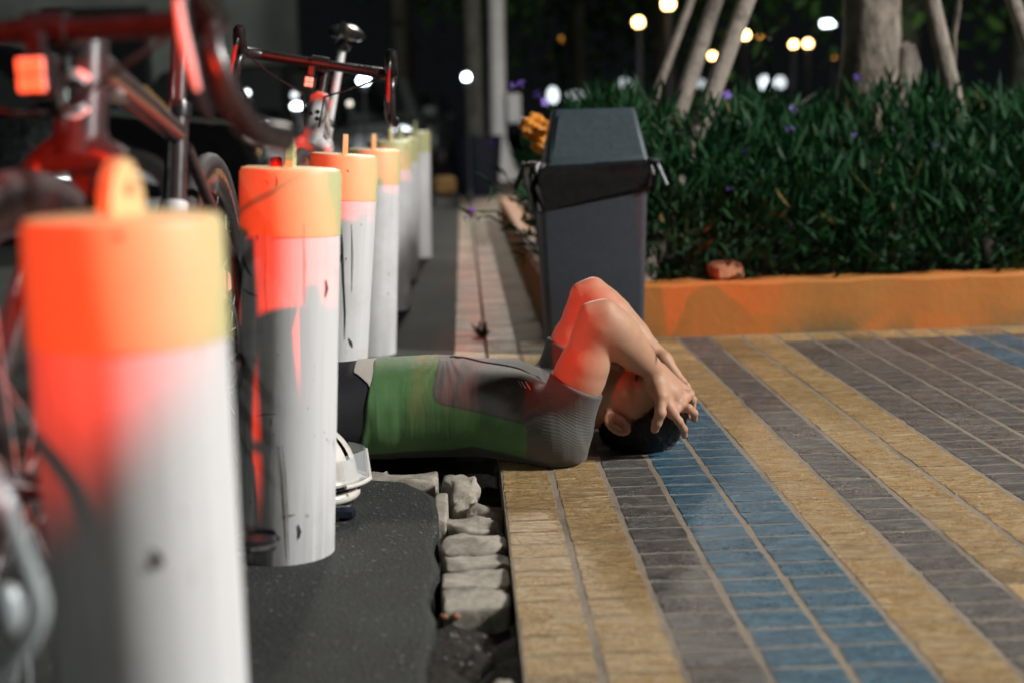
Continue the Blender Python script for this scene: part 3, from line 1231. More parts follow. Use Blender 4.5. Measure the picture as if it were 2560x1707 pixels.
FL = [(2145, 195, 5.9, 'purple flower at the hedge top in front of the tree trunk'), (2138, 344, 5.5, 'largest purple flower, mid hedge below the tree trunk'),
      (2340, 365, 5.4, 'purple flower below the right hand timber prop'), (2100, 386, 5.3, 'purple flower, left of a close pair in mid hedge'),
      (2120, 385, 5.3, 'purple flower, right of a close pair in mid hedge'), (1912, 408, 5.3, 'upper flower of two stacked purple ones left of mid hedge'),
      (1907, 428, 5.25, 'lower flower of two stacked purple ones left of mid hedge'), (1866, 382, 5.3, 'purple flower just right of the front timber prop'),
      (1828, 472, 5.15, 'lowest purple flower, above the brick on the planter wall'), (1975, 325, 5.5, 'small dim purple flower high in the hedge right of the front prop'),
      (1980, 275, 5.7, 'faint purple flower near the hedge top below the twin park lamps'), (2415, 310, 5.6, 'dark purple flower at the foot of the right timber prop'),
      (1817, 240, 5.6, 'small purple flower by the edge of the front timber prop'), (1302, 208, 5.7, 'purple flower highest above the orange bag beside the pale mast'),
      (1280, 216, 5.7, 'purple flower on a stem touching the pale mast'), (1342, 236, 5.6, 'purple flower above the orange bag left of the white glow'),
      (1360, 257, 5.6, 'purple flower just under the white glow above the bin'), (1228, 360, 5.4, 'drooping purple flower in front of the mast footing')]
for px, py, Y, lab in FL:
    flower(px, py, Y, lab, 1.0 if Y < 5.6 else 1.1)


def side_plant(label, base, stems, grp):
    t = thing('flowering_plant', base, label, 'plant', grp)
    m = MB()
    lb, ld, ll = [], [], []
    for pts, nl in stems:
        pts = [np.array(p) for p in pts]
        m.tube(pts, [.0035] * (len(pts) - 1) + [.0018], 5)
        for k in range(nl):
            a = RNG.uniform(.15, 1) * (len(pts) - 1)
            i = min(int(a), len(pts) - 2)
            b = pts[i] + (pts[i + 1] - pts[i]) * (a - i)
            lb.append(b); ld.append((pts[i + 1] - pts[i]) / np.linalg.norm(pts[i + 1] - pts[i]) * .7 + RNG.normal(0, .6, 3)); ll.append(RNG.uniform(.05, .1))
    m.build('stem', M['leaf'], t, fix=False)
    v, f = leaves(np.array(lb), np.array(ld), np.array(ll), RNG.uniform(.009, .016, len(ll)))
    raw('foliage', v, f, M['leaf'], t)
    return t


st = []
for k in range(26):
    b = np.array((PL_X + RNG.uniform(.06, .3), PL_Y + RNG.uniform(.15, 1.4), PH - .03))
    tipp = b + np.array((RNG.uniform(-.26, .06), RNG.uniform(-.15, .15), RNG.uniform(.35, .62)))
    mid = (b + tipp) / 2 + np.array((RNG.uniform(-.02, .06), 0, .06))
    st.append(([b, mid, tipp], 16))
for q in ((1180, 530), (1165, 543)):
    b = np.array((PL_X + .08, PL_Y + .5, PH - .03))
    e = P(*q, PL_Y + .35)
    st.append(([b, (b + e) / 2 + np.array((0, 0, .07)), e + np.array((.09, 0, .0)), e], 7))
for q in ((1290, 470), (1300, 640), (1310, 560), (1285, 590)):
    b = np.array((PL_X + .1, PL_Y + .3, PH - .03))
    e = P(*q, PL_Y + .15)
    st.append(([b, (b + e) / 2 + np.array((0, 0, .1)), e], 16))
side_plant('tall leafy plant spilling over the planter side behind the bin', (PL_X + .15, PL_Y + .5, PH), st, None)
flower(1178, 527, PL_Y + .34, 'upper dark purple bud on a stem drooping over the path', .8)
flower(1163, 543, PL_Y + .34, 'lower dark purple bud on a stem drooping over the path', .8)

wt_ = G(1205, 842)
t = thing('weed', wt_, 'small green weed growing in the joint of the path tiles', 'weed')
bb = np.tile(np.array(wt_) - np.array((0, 0, .004)), (46, 1)) + RNG.normal(0, .006, (46, 3)) * np.array((1, 1.5, 0))
dd = RNG.normal(0, .5, (46, 3)); dd[:, 2] = np.abs(dd[:, 2]) + .5
raw('leaf', *leaves(bb, dd, RNG.uniform(.025, .075, 46), RNG.uniform(.005, .010, 46)), M['leaf'], t)


def prop(p_top, p_bot, Y, Yt, r, lab, seg=14):
    a, b = P(*p_bot, Y), P(*p_top, Yt)
    d = (b - a) / np.linalg.norm(b - a)
    g = a - d * ((a[2] - PH + .05) / d[2])
    e = b + d * .9
    t = thing('tree_prop', g, lab, 'timber prop', 'timber props of the young trees')
    pts = [g + (e - g) * k / 9 for k in range(10)]
    rr = [r * (1.05 - .02 * k + .02 * math.sin(k * 2.1)) for k in range(10)]
    MB().tube(pts, rr, seg).build('pole', M['timber'], t)
    q = g + (e - g) * .93
    MB().lathe([(r * 1.08, -.02), (r * 1.12, 0), (r * 1.08, .02)], q, 12, np.array(Vector(tuple(d)).to_track_quat('Z', 'Y').to_matrix())).build('tie', M['dark'], t)
    return t


prop((1868, 0), (1740, 345), 5.42, 5.75, .036, 'front slanted timber prop with its foot in the hedge right of the bin')
prop((1790, 0), (1716, 225), 6.2, 6.5, .037, 'slanted timber prop just behind the front one, foot hidden by the hedge')
prop((1728, 0), (1655, 195), 7.2, 7.4, .022, 'thin dim timber prop, leftmost and farthest of the slanted three')
prop((2328, 0), (2396, 300), 5.6, 5.75, .036, 'timber prop leaning left, between tree trunk and right edge')
prop((2532, 0), (2600, 190), 5.9, 6.1, .032, 'timber prop cut off by the upper right edge of the photo')


def tree(base, trunk, rr, crown_c, crown_r, n, lab, leafmat, lsize, grp=None, ground=PH, branches=5, bark='bark', flat=1.0):  # noqa
    t = thing('tree', base, lab, 'tree', grp)
    m = MB().tube(trunk, rr, 16)
    tk = m.build('trunk', M[bark], t)
    tip = np.array(trunk[-1])
    m = MB()
    cc = np.array(crown_c); cr = np.array(crown_r)
    ends = []
    for k in range(branches):
        d = RNG.normal(0, 1, 3); d[2] = abs(d[2]) * .6; d /= np.linalg.norm(d)
        e = cc + d * cr * .75
        mid = (tip + e) / 2 + np.array((0, 0, .12 * cr[2]))
        m.tube([tip - (0, 0, .1), mid, e], [rr[-1] * .6, rr[-1] * .4, rr[-1] * .12], 6)
        ends.append(e)
    m.build('branch', M[bark], t, fix=False)
    nc = 26
    cl = RNG.normal(0, 1, (nc, 3)); cl /= np.linalg.norm(cl, axis=1, keepdims=True)
    cl = cc + cl * cr * RNG.uniform(.35, 1, (nc, 1)) ** .5
    idx = RNG.integers(0, nc, n)
    b = cl[idx] + RNG.normal(0, 1, (n, 3)) * cr * .20
    d = RNG.normal(0, 1, (n, 3)); d[:, 2] -= .3
    raw('crown', *leaves(b, d, RNG.uniform(.7, 1.3, n) * lsize, RNG.uniform(.35, .5, n) * lsize), M[leafmat], t)
    return t


# the supported tree in the planter: flared, mottled trunk
tb = P(2165, 330, 6.2); tb[2] = PH - .05
tt = P(2180, 0, 6.2)
tree(tb, [tb, tb + (0.005, 0, .18), P(2172, 225, 6.2), P(2180, 120, 6.2), tt, tt + (.02, 0, .8), tt + (.0, .1, 1.9)],
     [.20, .155, .135, .125, .12, .11, .09], tt + np.array((0, .4, 3.0)), (1.5, 1.4, 1.0), 2600,
     'young tree with a thick mottled trunk rising from the hedge', 'leaf_far', .11)
sb = P(2256, 262, 6.15)
stp = thing('cut_branch', (sb[0], sb[1], PH), 'pale sawn off stump standing beside the mottled tree trunk', 'stump')
MB().tube([(sb[0] - .02, sb[1], PH - .05), (sb[0] - .02, sb[1], .55), P(2252, 240, 6.15), P(2268, 165, 6.15), P(2262, 118, 6.15), P(2258, 108, 6.15)], [.08, .07, .062, .058, .045, .02], 14).build('wood', M['timber'], stp)
# low leafy sprig hanging in front of the lamps
sp = P(1905, 40, 6.6)
t = thing('sapling', (sp[0] + .05, sp[1], PH), 'bright green leafy sapling top beside the pair of warm lamps', 'sapling')
sg = [P(1930, 330, 6.6), P(1925, 200, 6.6), P(1915, 90, 6.6), P(1900, 40, 6.6)]
sg[0][2] = PH - .03
MB().tube(sg, [.008, .007, .005, .003], 6).build('stem', M['leaf_far'], t)
lb = np.array([P(1900, 95, 6.6), P(1915, 100, 6.6), P(1912, 110, 6.6), P(1920, 88, 6.6), P(1905, 100, 6.6), P(1910, 90, 6.6), P(1915, 120, 6.6), P(1915, 130, 6.6)])
le = np.array([P(1868, 40, 6.5), P(1945, 80, 6.55), P(1932, 128, 6.5), P(1950, 70, 6.6), P(1880, 150, 6.6), P(1885, 35, 6.6), P(1890, 175, 6.55), P(1935, 160, 6.5)])
dl = le - lb
raw('foliage', *leaves(lb, dl, np.linalg.norm(dl, axis=1), np.linalg.norm(dl, axis=1) * .42, .2), M['leaf_light'], t)
vb = P(2395, 20, 6.0)
t = thing('dry_twig', P(2385, 165, 6.0), 'dry brown twig hanging right of the leaning timber prop', 'twig')
MB().tube([P(2400, -60, 6.0), P(2396, 20, 6.0), P(2386, 90, 6.0), P(2388, 165, 6.0)], [.006, .012, .010, .004], 7).build('stem', M['bark'], t)

# fallen leaves on the bed behind the wall and on the paving
n = 130
x = RNG.uniform(PL_X + .12, 3.2, n); y = PL_Y + RNG.uniform(.12, .30, n)
d = RNG.normal(0, 1, (n, 3)); d[:, 2] *= .15
raw('leaf_litter', *leaves(np.stack([x, y, np.full(n, PH - .015)], 1), d, RNG.uniform(.03, .07, n), RNG.uniform(.012, .022, n), .3), M['dead_leaf'], kind='stuff')
# trees beyond, dark against the night
for (px, Y, h, rr, lab) in ((1450, 25, 3.4, .16, 'dark background tree behind the warm dim lamp above the bin'), (1660, 24, 4.2, .2, 'dark background tree behind the slanted props'),
                            (2260, 21, 4.0, .2, 'dark background tree behind the mottled trunk'), (1010, 24, 4.4, .2, 'dark leafy tree above the far end of the bollard row'),
                            (2560, 16, 3.6, .18, 'dark background tree at the upper right edge')):
    b = P(px, 300, Y); b[2] = -.02
    tree(b, [b, b + (.03, 0, 1.2), b + (.0, .05, h * .7), b + (.05, 0, h)], [rr * 1.2, rr, rr * .85, rr * .6], b + np.array((0, 0, h * 1.02)), (3.2, 2.2, 1.9), 2600, lab, 'leaf_far', .22, 'trees in the dark beyond the pavement', -.02, bark='bark_dark')
# undergrowth that closes the view behind the planter
n = 5000
x = RNG.uniform(1.0, 14, n); y = RNG.uniform(9.5, 13, n)
z = RNG.uniform(0, 1, n) ** .8 * (.62 + .12 * np.sin(x * 2.1) + .06 * np.sin(x * 5))
d = RNG.normal(0, .6, (n, 3)); d[:, 2] = np.abs(d[:, 2]) + .4
raw('undergrowth', *leaves(np.stack([x, y, z], 1), d, RNG.uniform(.12, .26, n), RNG.uniform(.03, .06, n)), M['leaf'], kind='stuff')

# ================================================================== MASTS, LAMPS, BACKGROUND
MY = 20.5


def mast():
    b = P(1246, 445, MY); b[2] = 0
    t = thing('street_lamp', b, 'tall pale street lamp mast with a flared concrete footing and grey switch box', 'street lamp')
    r0 = 21 / F_PX * MY
    top = 7.0
    lean = (P(1240, 0, MY) - P(1245, 370, MY)); lean = lean / lean[2]
    MB().tube([b + lean * .3, b + lean * 3, b + lean * top], [r0, r0 * .97, r0 * .8], 20).build('pole', M['steel'], t)
    fw = 52 / F_PX * MY
    MB().lathe([(fw * 1.15, -.03), (fw * 1.12, .02), (fw * .8, .22), (r0 * 1.25, .52), (r0 * 1.05, .56)], b, 22).build('footing', M['steel'], t)
    bx = P(1280, 272, MY)
    MB().box((bx[0] + .02, bx[1] - .05, bx[2]), (.2, .28, .42), None, .02).build('switch_box', M['steel'], t)
    hd = b + lean * top
    MB().tube([hd - (0, 0, .1), hd + (0, -.5, .15), hd + (0, -1.1, .2)], .06, 10).build('arm', M['steel'], t)
    hp = hd + np.array((0, -1.35, .2))
    h = MB().box(hp, (.36, .75, .12), None, .04).build('lamp_head', M['dark'], t)
    MB().box(hp - (0, 0, .068), (.26, .55, .012)).build('lens', emis('mast_lens', MAST_COL, 12), h)
    ld = bpy.data.lights.new('lamp_light', 'SPOT')
    ld.energy = MAST_W; ld.color = MAST_COL; ld.spot_size = math.radians(80); ld.spot_blend = .7; ld.shadow_soft_size = .4
    lo = bpy.data.objects.new('lamp_light', ld)
    COL.objects.link(lo)
    lo.parent = t
    lo.location = tuple(hp - (0, 0, .1) - b)
    aim = np.array((.5, 6.5, 0)) - (hp - (0, 0, .1))
    lo.rotation_euler = Vector(tuple(aim)).to_track_quat('-Z', 'Y').to_euler()


mast()


def key_lamp():
    p = np.array(KEY_POS)
    b = np.array((p[0] + 1.4, p[1], 0))
    t = thing('street_lamp', b, 'street lamp standing to the right of the camera, out of the picture', 'street lamp')
    MB().tube([b - (0, 0, .05), b + (0, 0, 3), b + (0, 0, p[2] + .1)], [.09, .08, .06], 14).build('pole', M['steel'], t)
    MB().tube([b + (0, 0, p[2] + .05), b + (-.6, 0, p[2] + .25), p + (.25, 0, .16)], .04, 10).build('arm', M['steel'], t)
    h = MB().box(p + (0, 0, .14), (.7, .34, .12), None, .04).build('lamp_head', M['dark'], t)
    MB().box(p + (0, 0, .07), (.5, .24, .012)).build('lens', emis('key_lens', KEY_COL, 12), h)
    ld = bpy.data.lights.new('lamp_light', 'SPOT')
    ld.energy = KEY_W; ld.color = KEY_COL; ld.spot_size = math.radians(172); ld.spot_blend = .2; ld.shadow_soft_size = .85
    lo = bpy.data.objects.new('lamp_light', ld)
    COL.objects.link(lo); lo.parent = t
    lo.location = tuple(p + (0, 0, .03) - b)
    lo.rotation_euler = Vector(tuple(np.array((.2, 3.5, .2)) - p)).to_track_quat('-Z', 'Y').to_euler()


key_lamp()


def side_lamp():
    b = np.array((-6.5, -1.6, .03))
    t = thing('street_lamp', b, 'street lamp across the road to the left, out of the picture', 'street lamp')
    MB().tube([b, b + (0, 0, 2.5), b + (0, 0, 4.6)], [.08, .07, .05], 14).build('pole', M['steel'], t)
    h = MB().sphere(b + (0, 0, 4.75), .16, 16, 10).build('globe', emis('side_glow', (.9, 1.0, .95), 6), t)
    ld = bpy.data.lights.new('lamp_light', 'POINT')
    ld.energy = SIDE_W; ld.color = (.88, 1.0, .93); ld.shadow_soft_size = .16
    lo = bpy.data.objects.new('lamp_light', ld)
    COL.objects.link(lo); lo.parent = t
    lo.location = (.35, .15, 4.6)


side_lamp()


def lamp(px, py, Y, col, strength, rpx, lab, post=True, cat='park lamp', grp='lamps glowing in the dark background', squash=(1, 1, 1), gz=0.0):
    c = P(px, py, Y)
    r = rpx / F_PX * Y
    b = np.array((c[0], c[1], gz))
    t = thing('lamp_or_reflection', b, lab, cat, grp)
    MB().sphere(c, np.array(squash) * r, 16, 10).build('globe', emis('lamp_or_reflection_glow', col, strength), t)
    if post and c[2] > .3:
        pw_ = .05 if cat == 'park lamp' else .014
        MB().tube([b, (c[0], c[1], c[2] - r)], [pw_, pw_ * .7], 10).lathe([(pw_ * 2.2, 0), (pw_ * 2, .08), (pw_, .14)], b, 12).build('post', M['dark'], t)
        MB().lathe([(.04, -r - .05), (r * .55, -r * .82), (r * .5, -r * .75)], c, 12).build('collar', M['dark'], t)
    return t


WARM = (1.0, .60, .22)
lamp(1671, 11, 19, WARM, 16, 15, 'warm globe lamp highest in the photo, at the top edge above the bin')
lamp(1596, 57, 19, WARM, 14, 13, 'warm globe lamp just below left of the topmost one')
lamp(1401, 100, 26, (1.0, .42, .06), 2.2, 6, 'small dim amber lamp above the bin')
lamp(1863, 89, 20, WARM, 14, 11, 'warm globe lamp touching the front timber prop, larger of its pair')
lamp(1899, 89, 27, (1.0, .42, .08), 3.0, 7, 'smaller amber lamp seen through the sapling leaves')
lamp(1781, 141, 21, WARM, 14, 9, 'warm globe lamp between the two slanted timber props')
lamp(1984, 112, 22, WARM, 14, 9, 'left globe of the warm twin lamps left of the tree trunk')
lamp(2020, 110, 22, WARM, 14, 10, 'right globe of the warm twin lamps left of the tree trunk')
lamp(2083, 140, 26, (1.0, .4, .06), 2.4, 7, 'faint orange lamp half hidden at the left of the mottled trunk')
lamp(2068, 60, 24, (.80, .93, 1.0), 10, 8, 'long cool white lamp above the twin globes', cat='lamp', squash=(2.6, 1, 1))
lamp(909, 202, 13, (.75, .86, 1.0), 16, 12, 'cool white lamp between the white bicycle bars and seat post', cat='lamp', squash=(1.25, 1, .9))
lamp(1166, 194, 14.5, (.75, .88, 1.0), 14, 10, 'cool white lamp left of the pale mast', cat='lamp')
lamp(874, 260, 12.8, (1.0, .95, .72), 1.4, 7, 'dim yellowish lamp right of the white seat post', cat='lamp')


for q in ((1382, 240, 20, 17, 1.6, (.8, 1, 1.25), 'white glow in place of a car window reflection right above the bin, seen through the hedge leaves'),  # first six are glows put in for car window reflections, on made-up posts
          (1442, 243, 24, 13, .35, (2.2, 1, 1.1), 'faint beige glow in place of a car window reflection over the hedge just right of the white one above the bin'),
          (1560, 208, 26, 11, .5, (1.5, 1, 1), 'pale glow in place of a car window reflection over the hedge left of the slanted props'),
          (1750, 212, 24, 13, .5, (1.2, 1, 1), 'pale glow in place of a car window reflection over the hedge between the slanted props'),
          (1912, 208, 22, 16, 1.4, (1.0, 1, 1.1), 'left one of two white glows in place of bright car windows over the hedge under the twin globes'),
          (1950, 208, 22, 13, 1.1, (1.1, 1, 1.2), 'right one of two white glows in place of bright car windows over the hedge under the twin globes'),
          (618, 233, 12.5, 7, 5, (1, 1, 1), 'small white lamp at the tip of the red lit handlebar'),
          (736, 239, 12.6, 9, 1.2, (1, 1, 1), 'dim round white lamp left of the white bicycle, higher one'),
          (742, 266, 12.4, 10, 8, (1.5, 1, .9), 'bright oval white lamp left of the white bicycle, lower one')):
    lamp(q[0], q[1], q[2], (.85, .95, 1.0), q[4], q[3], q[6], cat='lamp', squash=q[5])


# far wall behind the parked cars
wl = thing('building', (-6.2, 21, 0), 'dim grey green building wall behind the parked cars', 'building')
MB().box((-6.6, 21.4, 2.6), (8.4, .6, 5.4)).build('wall', M['wall'], wl, smooth=False)
for k in range(3):
    x = -9.6 + k * 2.2
    f = MB().box((x, 21.07, 2.0), (1.5, .08, 1.2)).build('window_frame', M['dark'], wl, smooth=False)
    MB().box((x, 21.02, 2.0), (1.36, .02, 1.06)).build('pane', M['glass'], f, smooth=False)
MB().box((-6.6, 21.05, 1.0), (8.4, .1, .12)).build('ledge', M['wall'], wl, smooth=False)


# ---- cars
def car(name, loc, rz, paint, lab, L=4.2, W=1.76, Hc=1.48, lights=None, cat='car', suv=False):
    t = thing(name, loc, lab, cat, 'cars parked in the dark background')
    R = rotz(rz); o = np.array(loc, float)
    X = lambda p: R @ p + o
    hb = .95 if suv else .88
    prof = [(-L / 2, .32), (-L / 2 - .02, .62), (-L / 2 + .06, .80), (-L / 2 + .95, hb), (-L / 2 + 1.65, Hc - .10), (-L / 2 + 2.3, Hc), (L / 2 - .95, Hc - .03), (L / 2 - .30, hb + .12), (L / 2 - .03, hb), (L / 2, .55), (L / 2 - .05, .30)]
    # body lower + cabin, lofted over the width
    ys = [-1, -.94, -.7, 0, .7, .94, 1]
    vs, fs = [], []
    n = len(prof)
    for y in ys:
        for x, z in prof:
            k = 1.0
            if abs(y) > .9:
                k = .86 if abs(y) == 1 else .97
            zz = .30 + (z - .30) * (k if z > .5 else 1)
            tum = W / 2 * y * (1 - (.22 * max(0, (z - hb)) / (Hc - hb) if z > hb else 0))
            vs.append((x * (1 - .03 * (abs(y) > .9)), tum, zz))
    for i in range(len(ys) - 1):
        for k in range(n):
            fs.append((i * n + k, i * n + (k + 1) % n, (i + 1) * n + (k + 1) % n, (i + 1) * n + k))
    fs.append(tuple(range(n))); fs.append(tuple(reversed(range((len(ys) - 1) * n, len(ys) * n))))
    MB().add(vs, fs).xf(X).build('body', M[paint], t, ang=30)
    gx = lambda z: np.interp(z, [hb, Hc - .10], [-L / 2 + .95, -L / 2 + 1.65])
    ws = []
    for z in (hb + .06, Hc - .13):
        wz = W / 2 * .70 * (1 - .22 * (z - hb) / (Hc - hb))
        ws += [(gx(z) - .03, -wz * 1.15, z + .012), (gx(z) - .03, wz * 1.15, z + .012)]
    MB().add(ws + [(x + .02, y, z - .02) for x, y, z in ws], [(0, 1, 3, 2), (4, 6, 7, 5), (0, 2, 6, 4), (1, 5, 7, 3), (0, 4, 5, 1), (2, 3, 7, 6)]).xf(X).build('windscreen', M['glass'], t, smooth=False)
    for sy in (-1, 1):
        yv = lambda z: sy * (W / 2 * .97 * (1 - .22 * max(0, z - hb) / (Hc - hb)) + .004)
        for x0, x1, x2, x3 in ((-L / 2 + 1.35, -L / 2 + 2.25, -L / 2 + 2.25, -L / 2 + 1.80), (-L / 2 + 2.33, L / 2 - .95, L / 2 - 1.15, -L / 2 + 2.33)):
            za, zb2 = hb + .02, Hc - .16
            q = [(x0, yv(za), za), (x1, yv(za), za), (x2, yv(zb2), zb2), (x3, yv(zb2), zb2)]
            MB().add(q + [(x, y - sy * .03, z) for x, y, z in q], [(0, 1, 2, 3), (7, 6, 5, 4), (0, 4, 5, 1), (1, 5, 6, 2), (2, 6, 7, 3), (3, 7, 4, 0)]).xf(X).build('side_window', M['glass'], t, smooth=False)
        hl = MB().sphere((-L / 2 + .07, sy * W * .37, .70), (.08, .13, .06), 14, 8).xf(X).build('headlight', lights or M['amberlens'], t)
        MB().sphere((-L / 2 + .0, sy * W * .36, .70), (.04, .06, .05), 10, 6).xf(X).build('bulb', M['chrome'], hl)
        MB().box((-L / 2 + 1.25, sy * (W / 2 + .09), hb + .06), (.10, .18, .13), None, .03).xf(X).build('mirror', M[paint], t)
        MB().box((L / 2 - .02, sy * W * .38, .78), (.06, .26, .14), None, .02).xf(X).build('tail_light', M['redlens'], t)
    MB().box((-L / 2 - .005, 0, .60), (.05, W * .5, .12), None, .02).xf(X).build('grille', M['chrome'], t)
    MB().box((-L / 2 - .01, 0, .42), (.06, W * .84, .12), None, .03).xf(X).build('bumper', M['dark'], t)
    MB().box((-L / 2 - .035, 0, .50), (.02, .46, .11)).xf(X).build('number_plate', M['logo'], t, smooth=False)
    for wx in (-L / 2 + .82, L / 2 - .82):
        for sy in (-1, 1):
            Rw = rot_axis((1, 0, 0), math.pi / 2)
            c = np.array((wx, sy * (W / 2 - .09), .32))
            ty = MB().lathe([(.20, -.09), (.29, -.10), (.32, -.06), (.32, .06), (.29, .10), (.20, .09)], c, 24, Rw, caps=False).xf(X).build('tyre', M['rubber'], t)
            MB().lathe([(.02, -.07), (.20, -.085), (.205, 0), (.20, .085), (.02, .07)], c, 18, Rw).xf(X).build('rim', M['steel'], ty)
    return t


hl_on = emis('headlight_glow', (.80, .92, 1.0), 3.0)
car('parked_car', (P(860, 300, 17)[0], 19.2, .03), math.pi / 2, 'car_grey', 'grey parked car facing the camera behind the white bicycle', L=4.2, lights=hl_on)
car('parked_car', (P(640, 300, 10)[0] - 2.15, 10.4, .03), math.pi, 'car_black', 'black parked car seen from the side, dark bonnet behind the red lit bicycle', L=4.4, W=1.8, Hc=1.46)
car('parked_car', (P(640, 300, 14)[0] - .35, 15.2, .03), math.radians(84), 'car_black', 'dark parked car with glinting chrome front just left of the white bicycle', L=4.2, lights=hl_on)
car('parked_car', (P(960, 290, 26)[0] + .3, 27.5, .03), math.radians(84), 'car_grey', 'distant grey parked car right of the white seat post', L=4.1)

# a second dark pole with a tub at its foot, left of the mast
b = P(1186, 300, 16); b[2] = 0
t = thing('dark_pole', b, 'dark greenish pole standing in a dark tub left of the pale mast', 'pole')
MB().tube([b, b + (0, 0, 2), b + (0, 0, 5)], [.105, .10, .09], 16).build('shaft', M['bark_dark'], t)
MB().lathe([(.22, 0), (.25, .05), (.30, .62), (.32, .66), (.27, .66), (.26, .6)], b, 22).build('tub', M['navy'], t)
b = P(1110, 420, 14); b[2] = 0
t = thing('road_barrier', b, 'small blurred orange and yellow barrier at the far end of the path', 'barrier')
MB().box(b + np.array((0, 0, .20)), (.22, .10, .18), None, .03).build('board', M['barrier'], t)
MB().box(b + np.array((-.12, 0, .05)), (.05, .25, .1), None, .01).build('foot', M['dark'], t)
MB().box(b + np.array((.12, 0, .05)), (.05, .25, .1), None, .01).build('foot', M['dark'], t)

# ================================================================== BICYCLES
M['lamp_lens'] = emis('bike_lens_reflection', (1.0, .10, .02), 1.3)  # emission stands in for the red light these lenses reflect


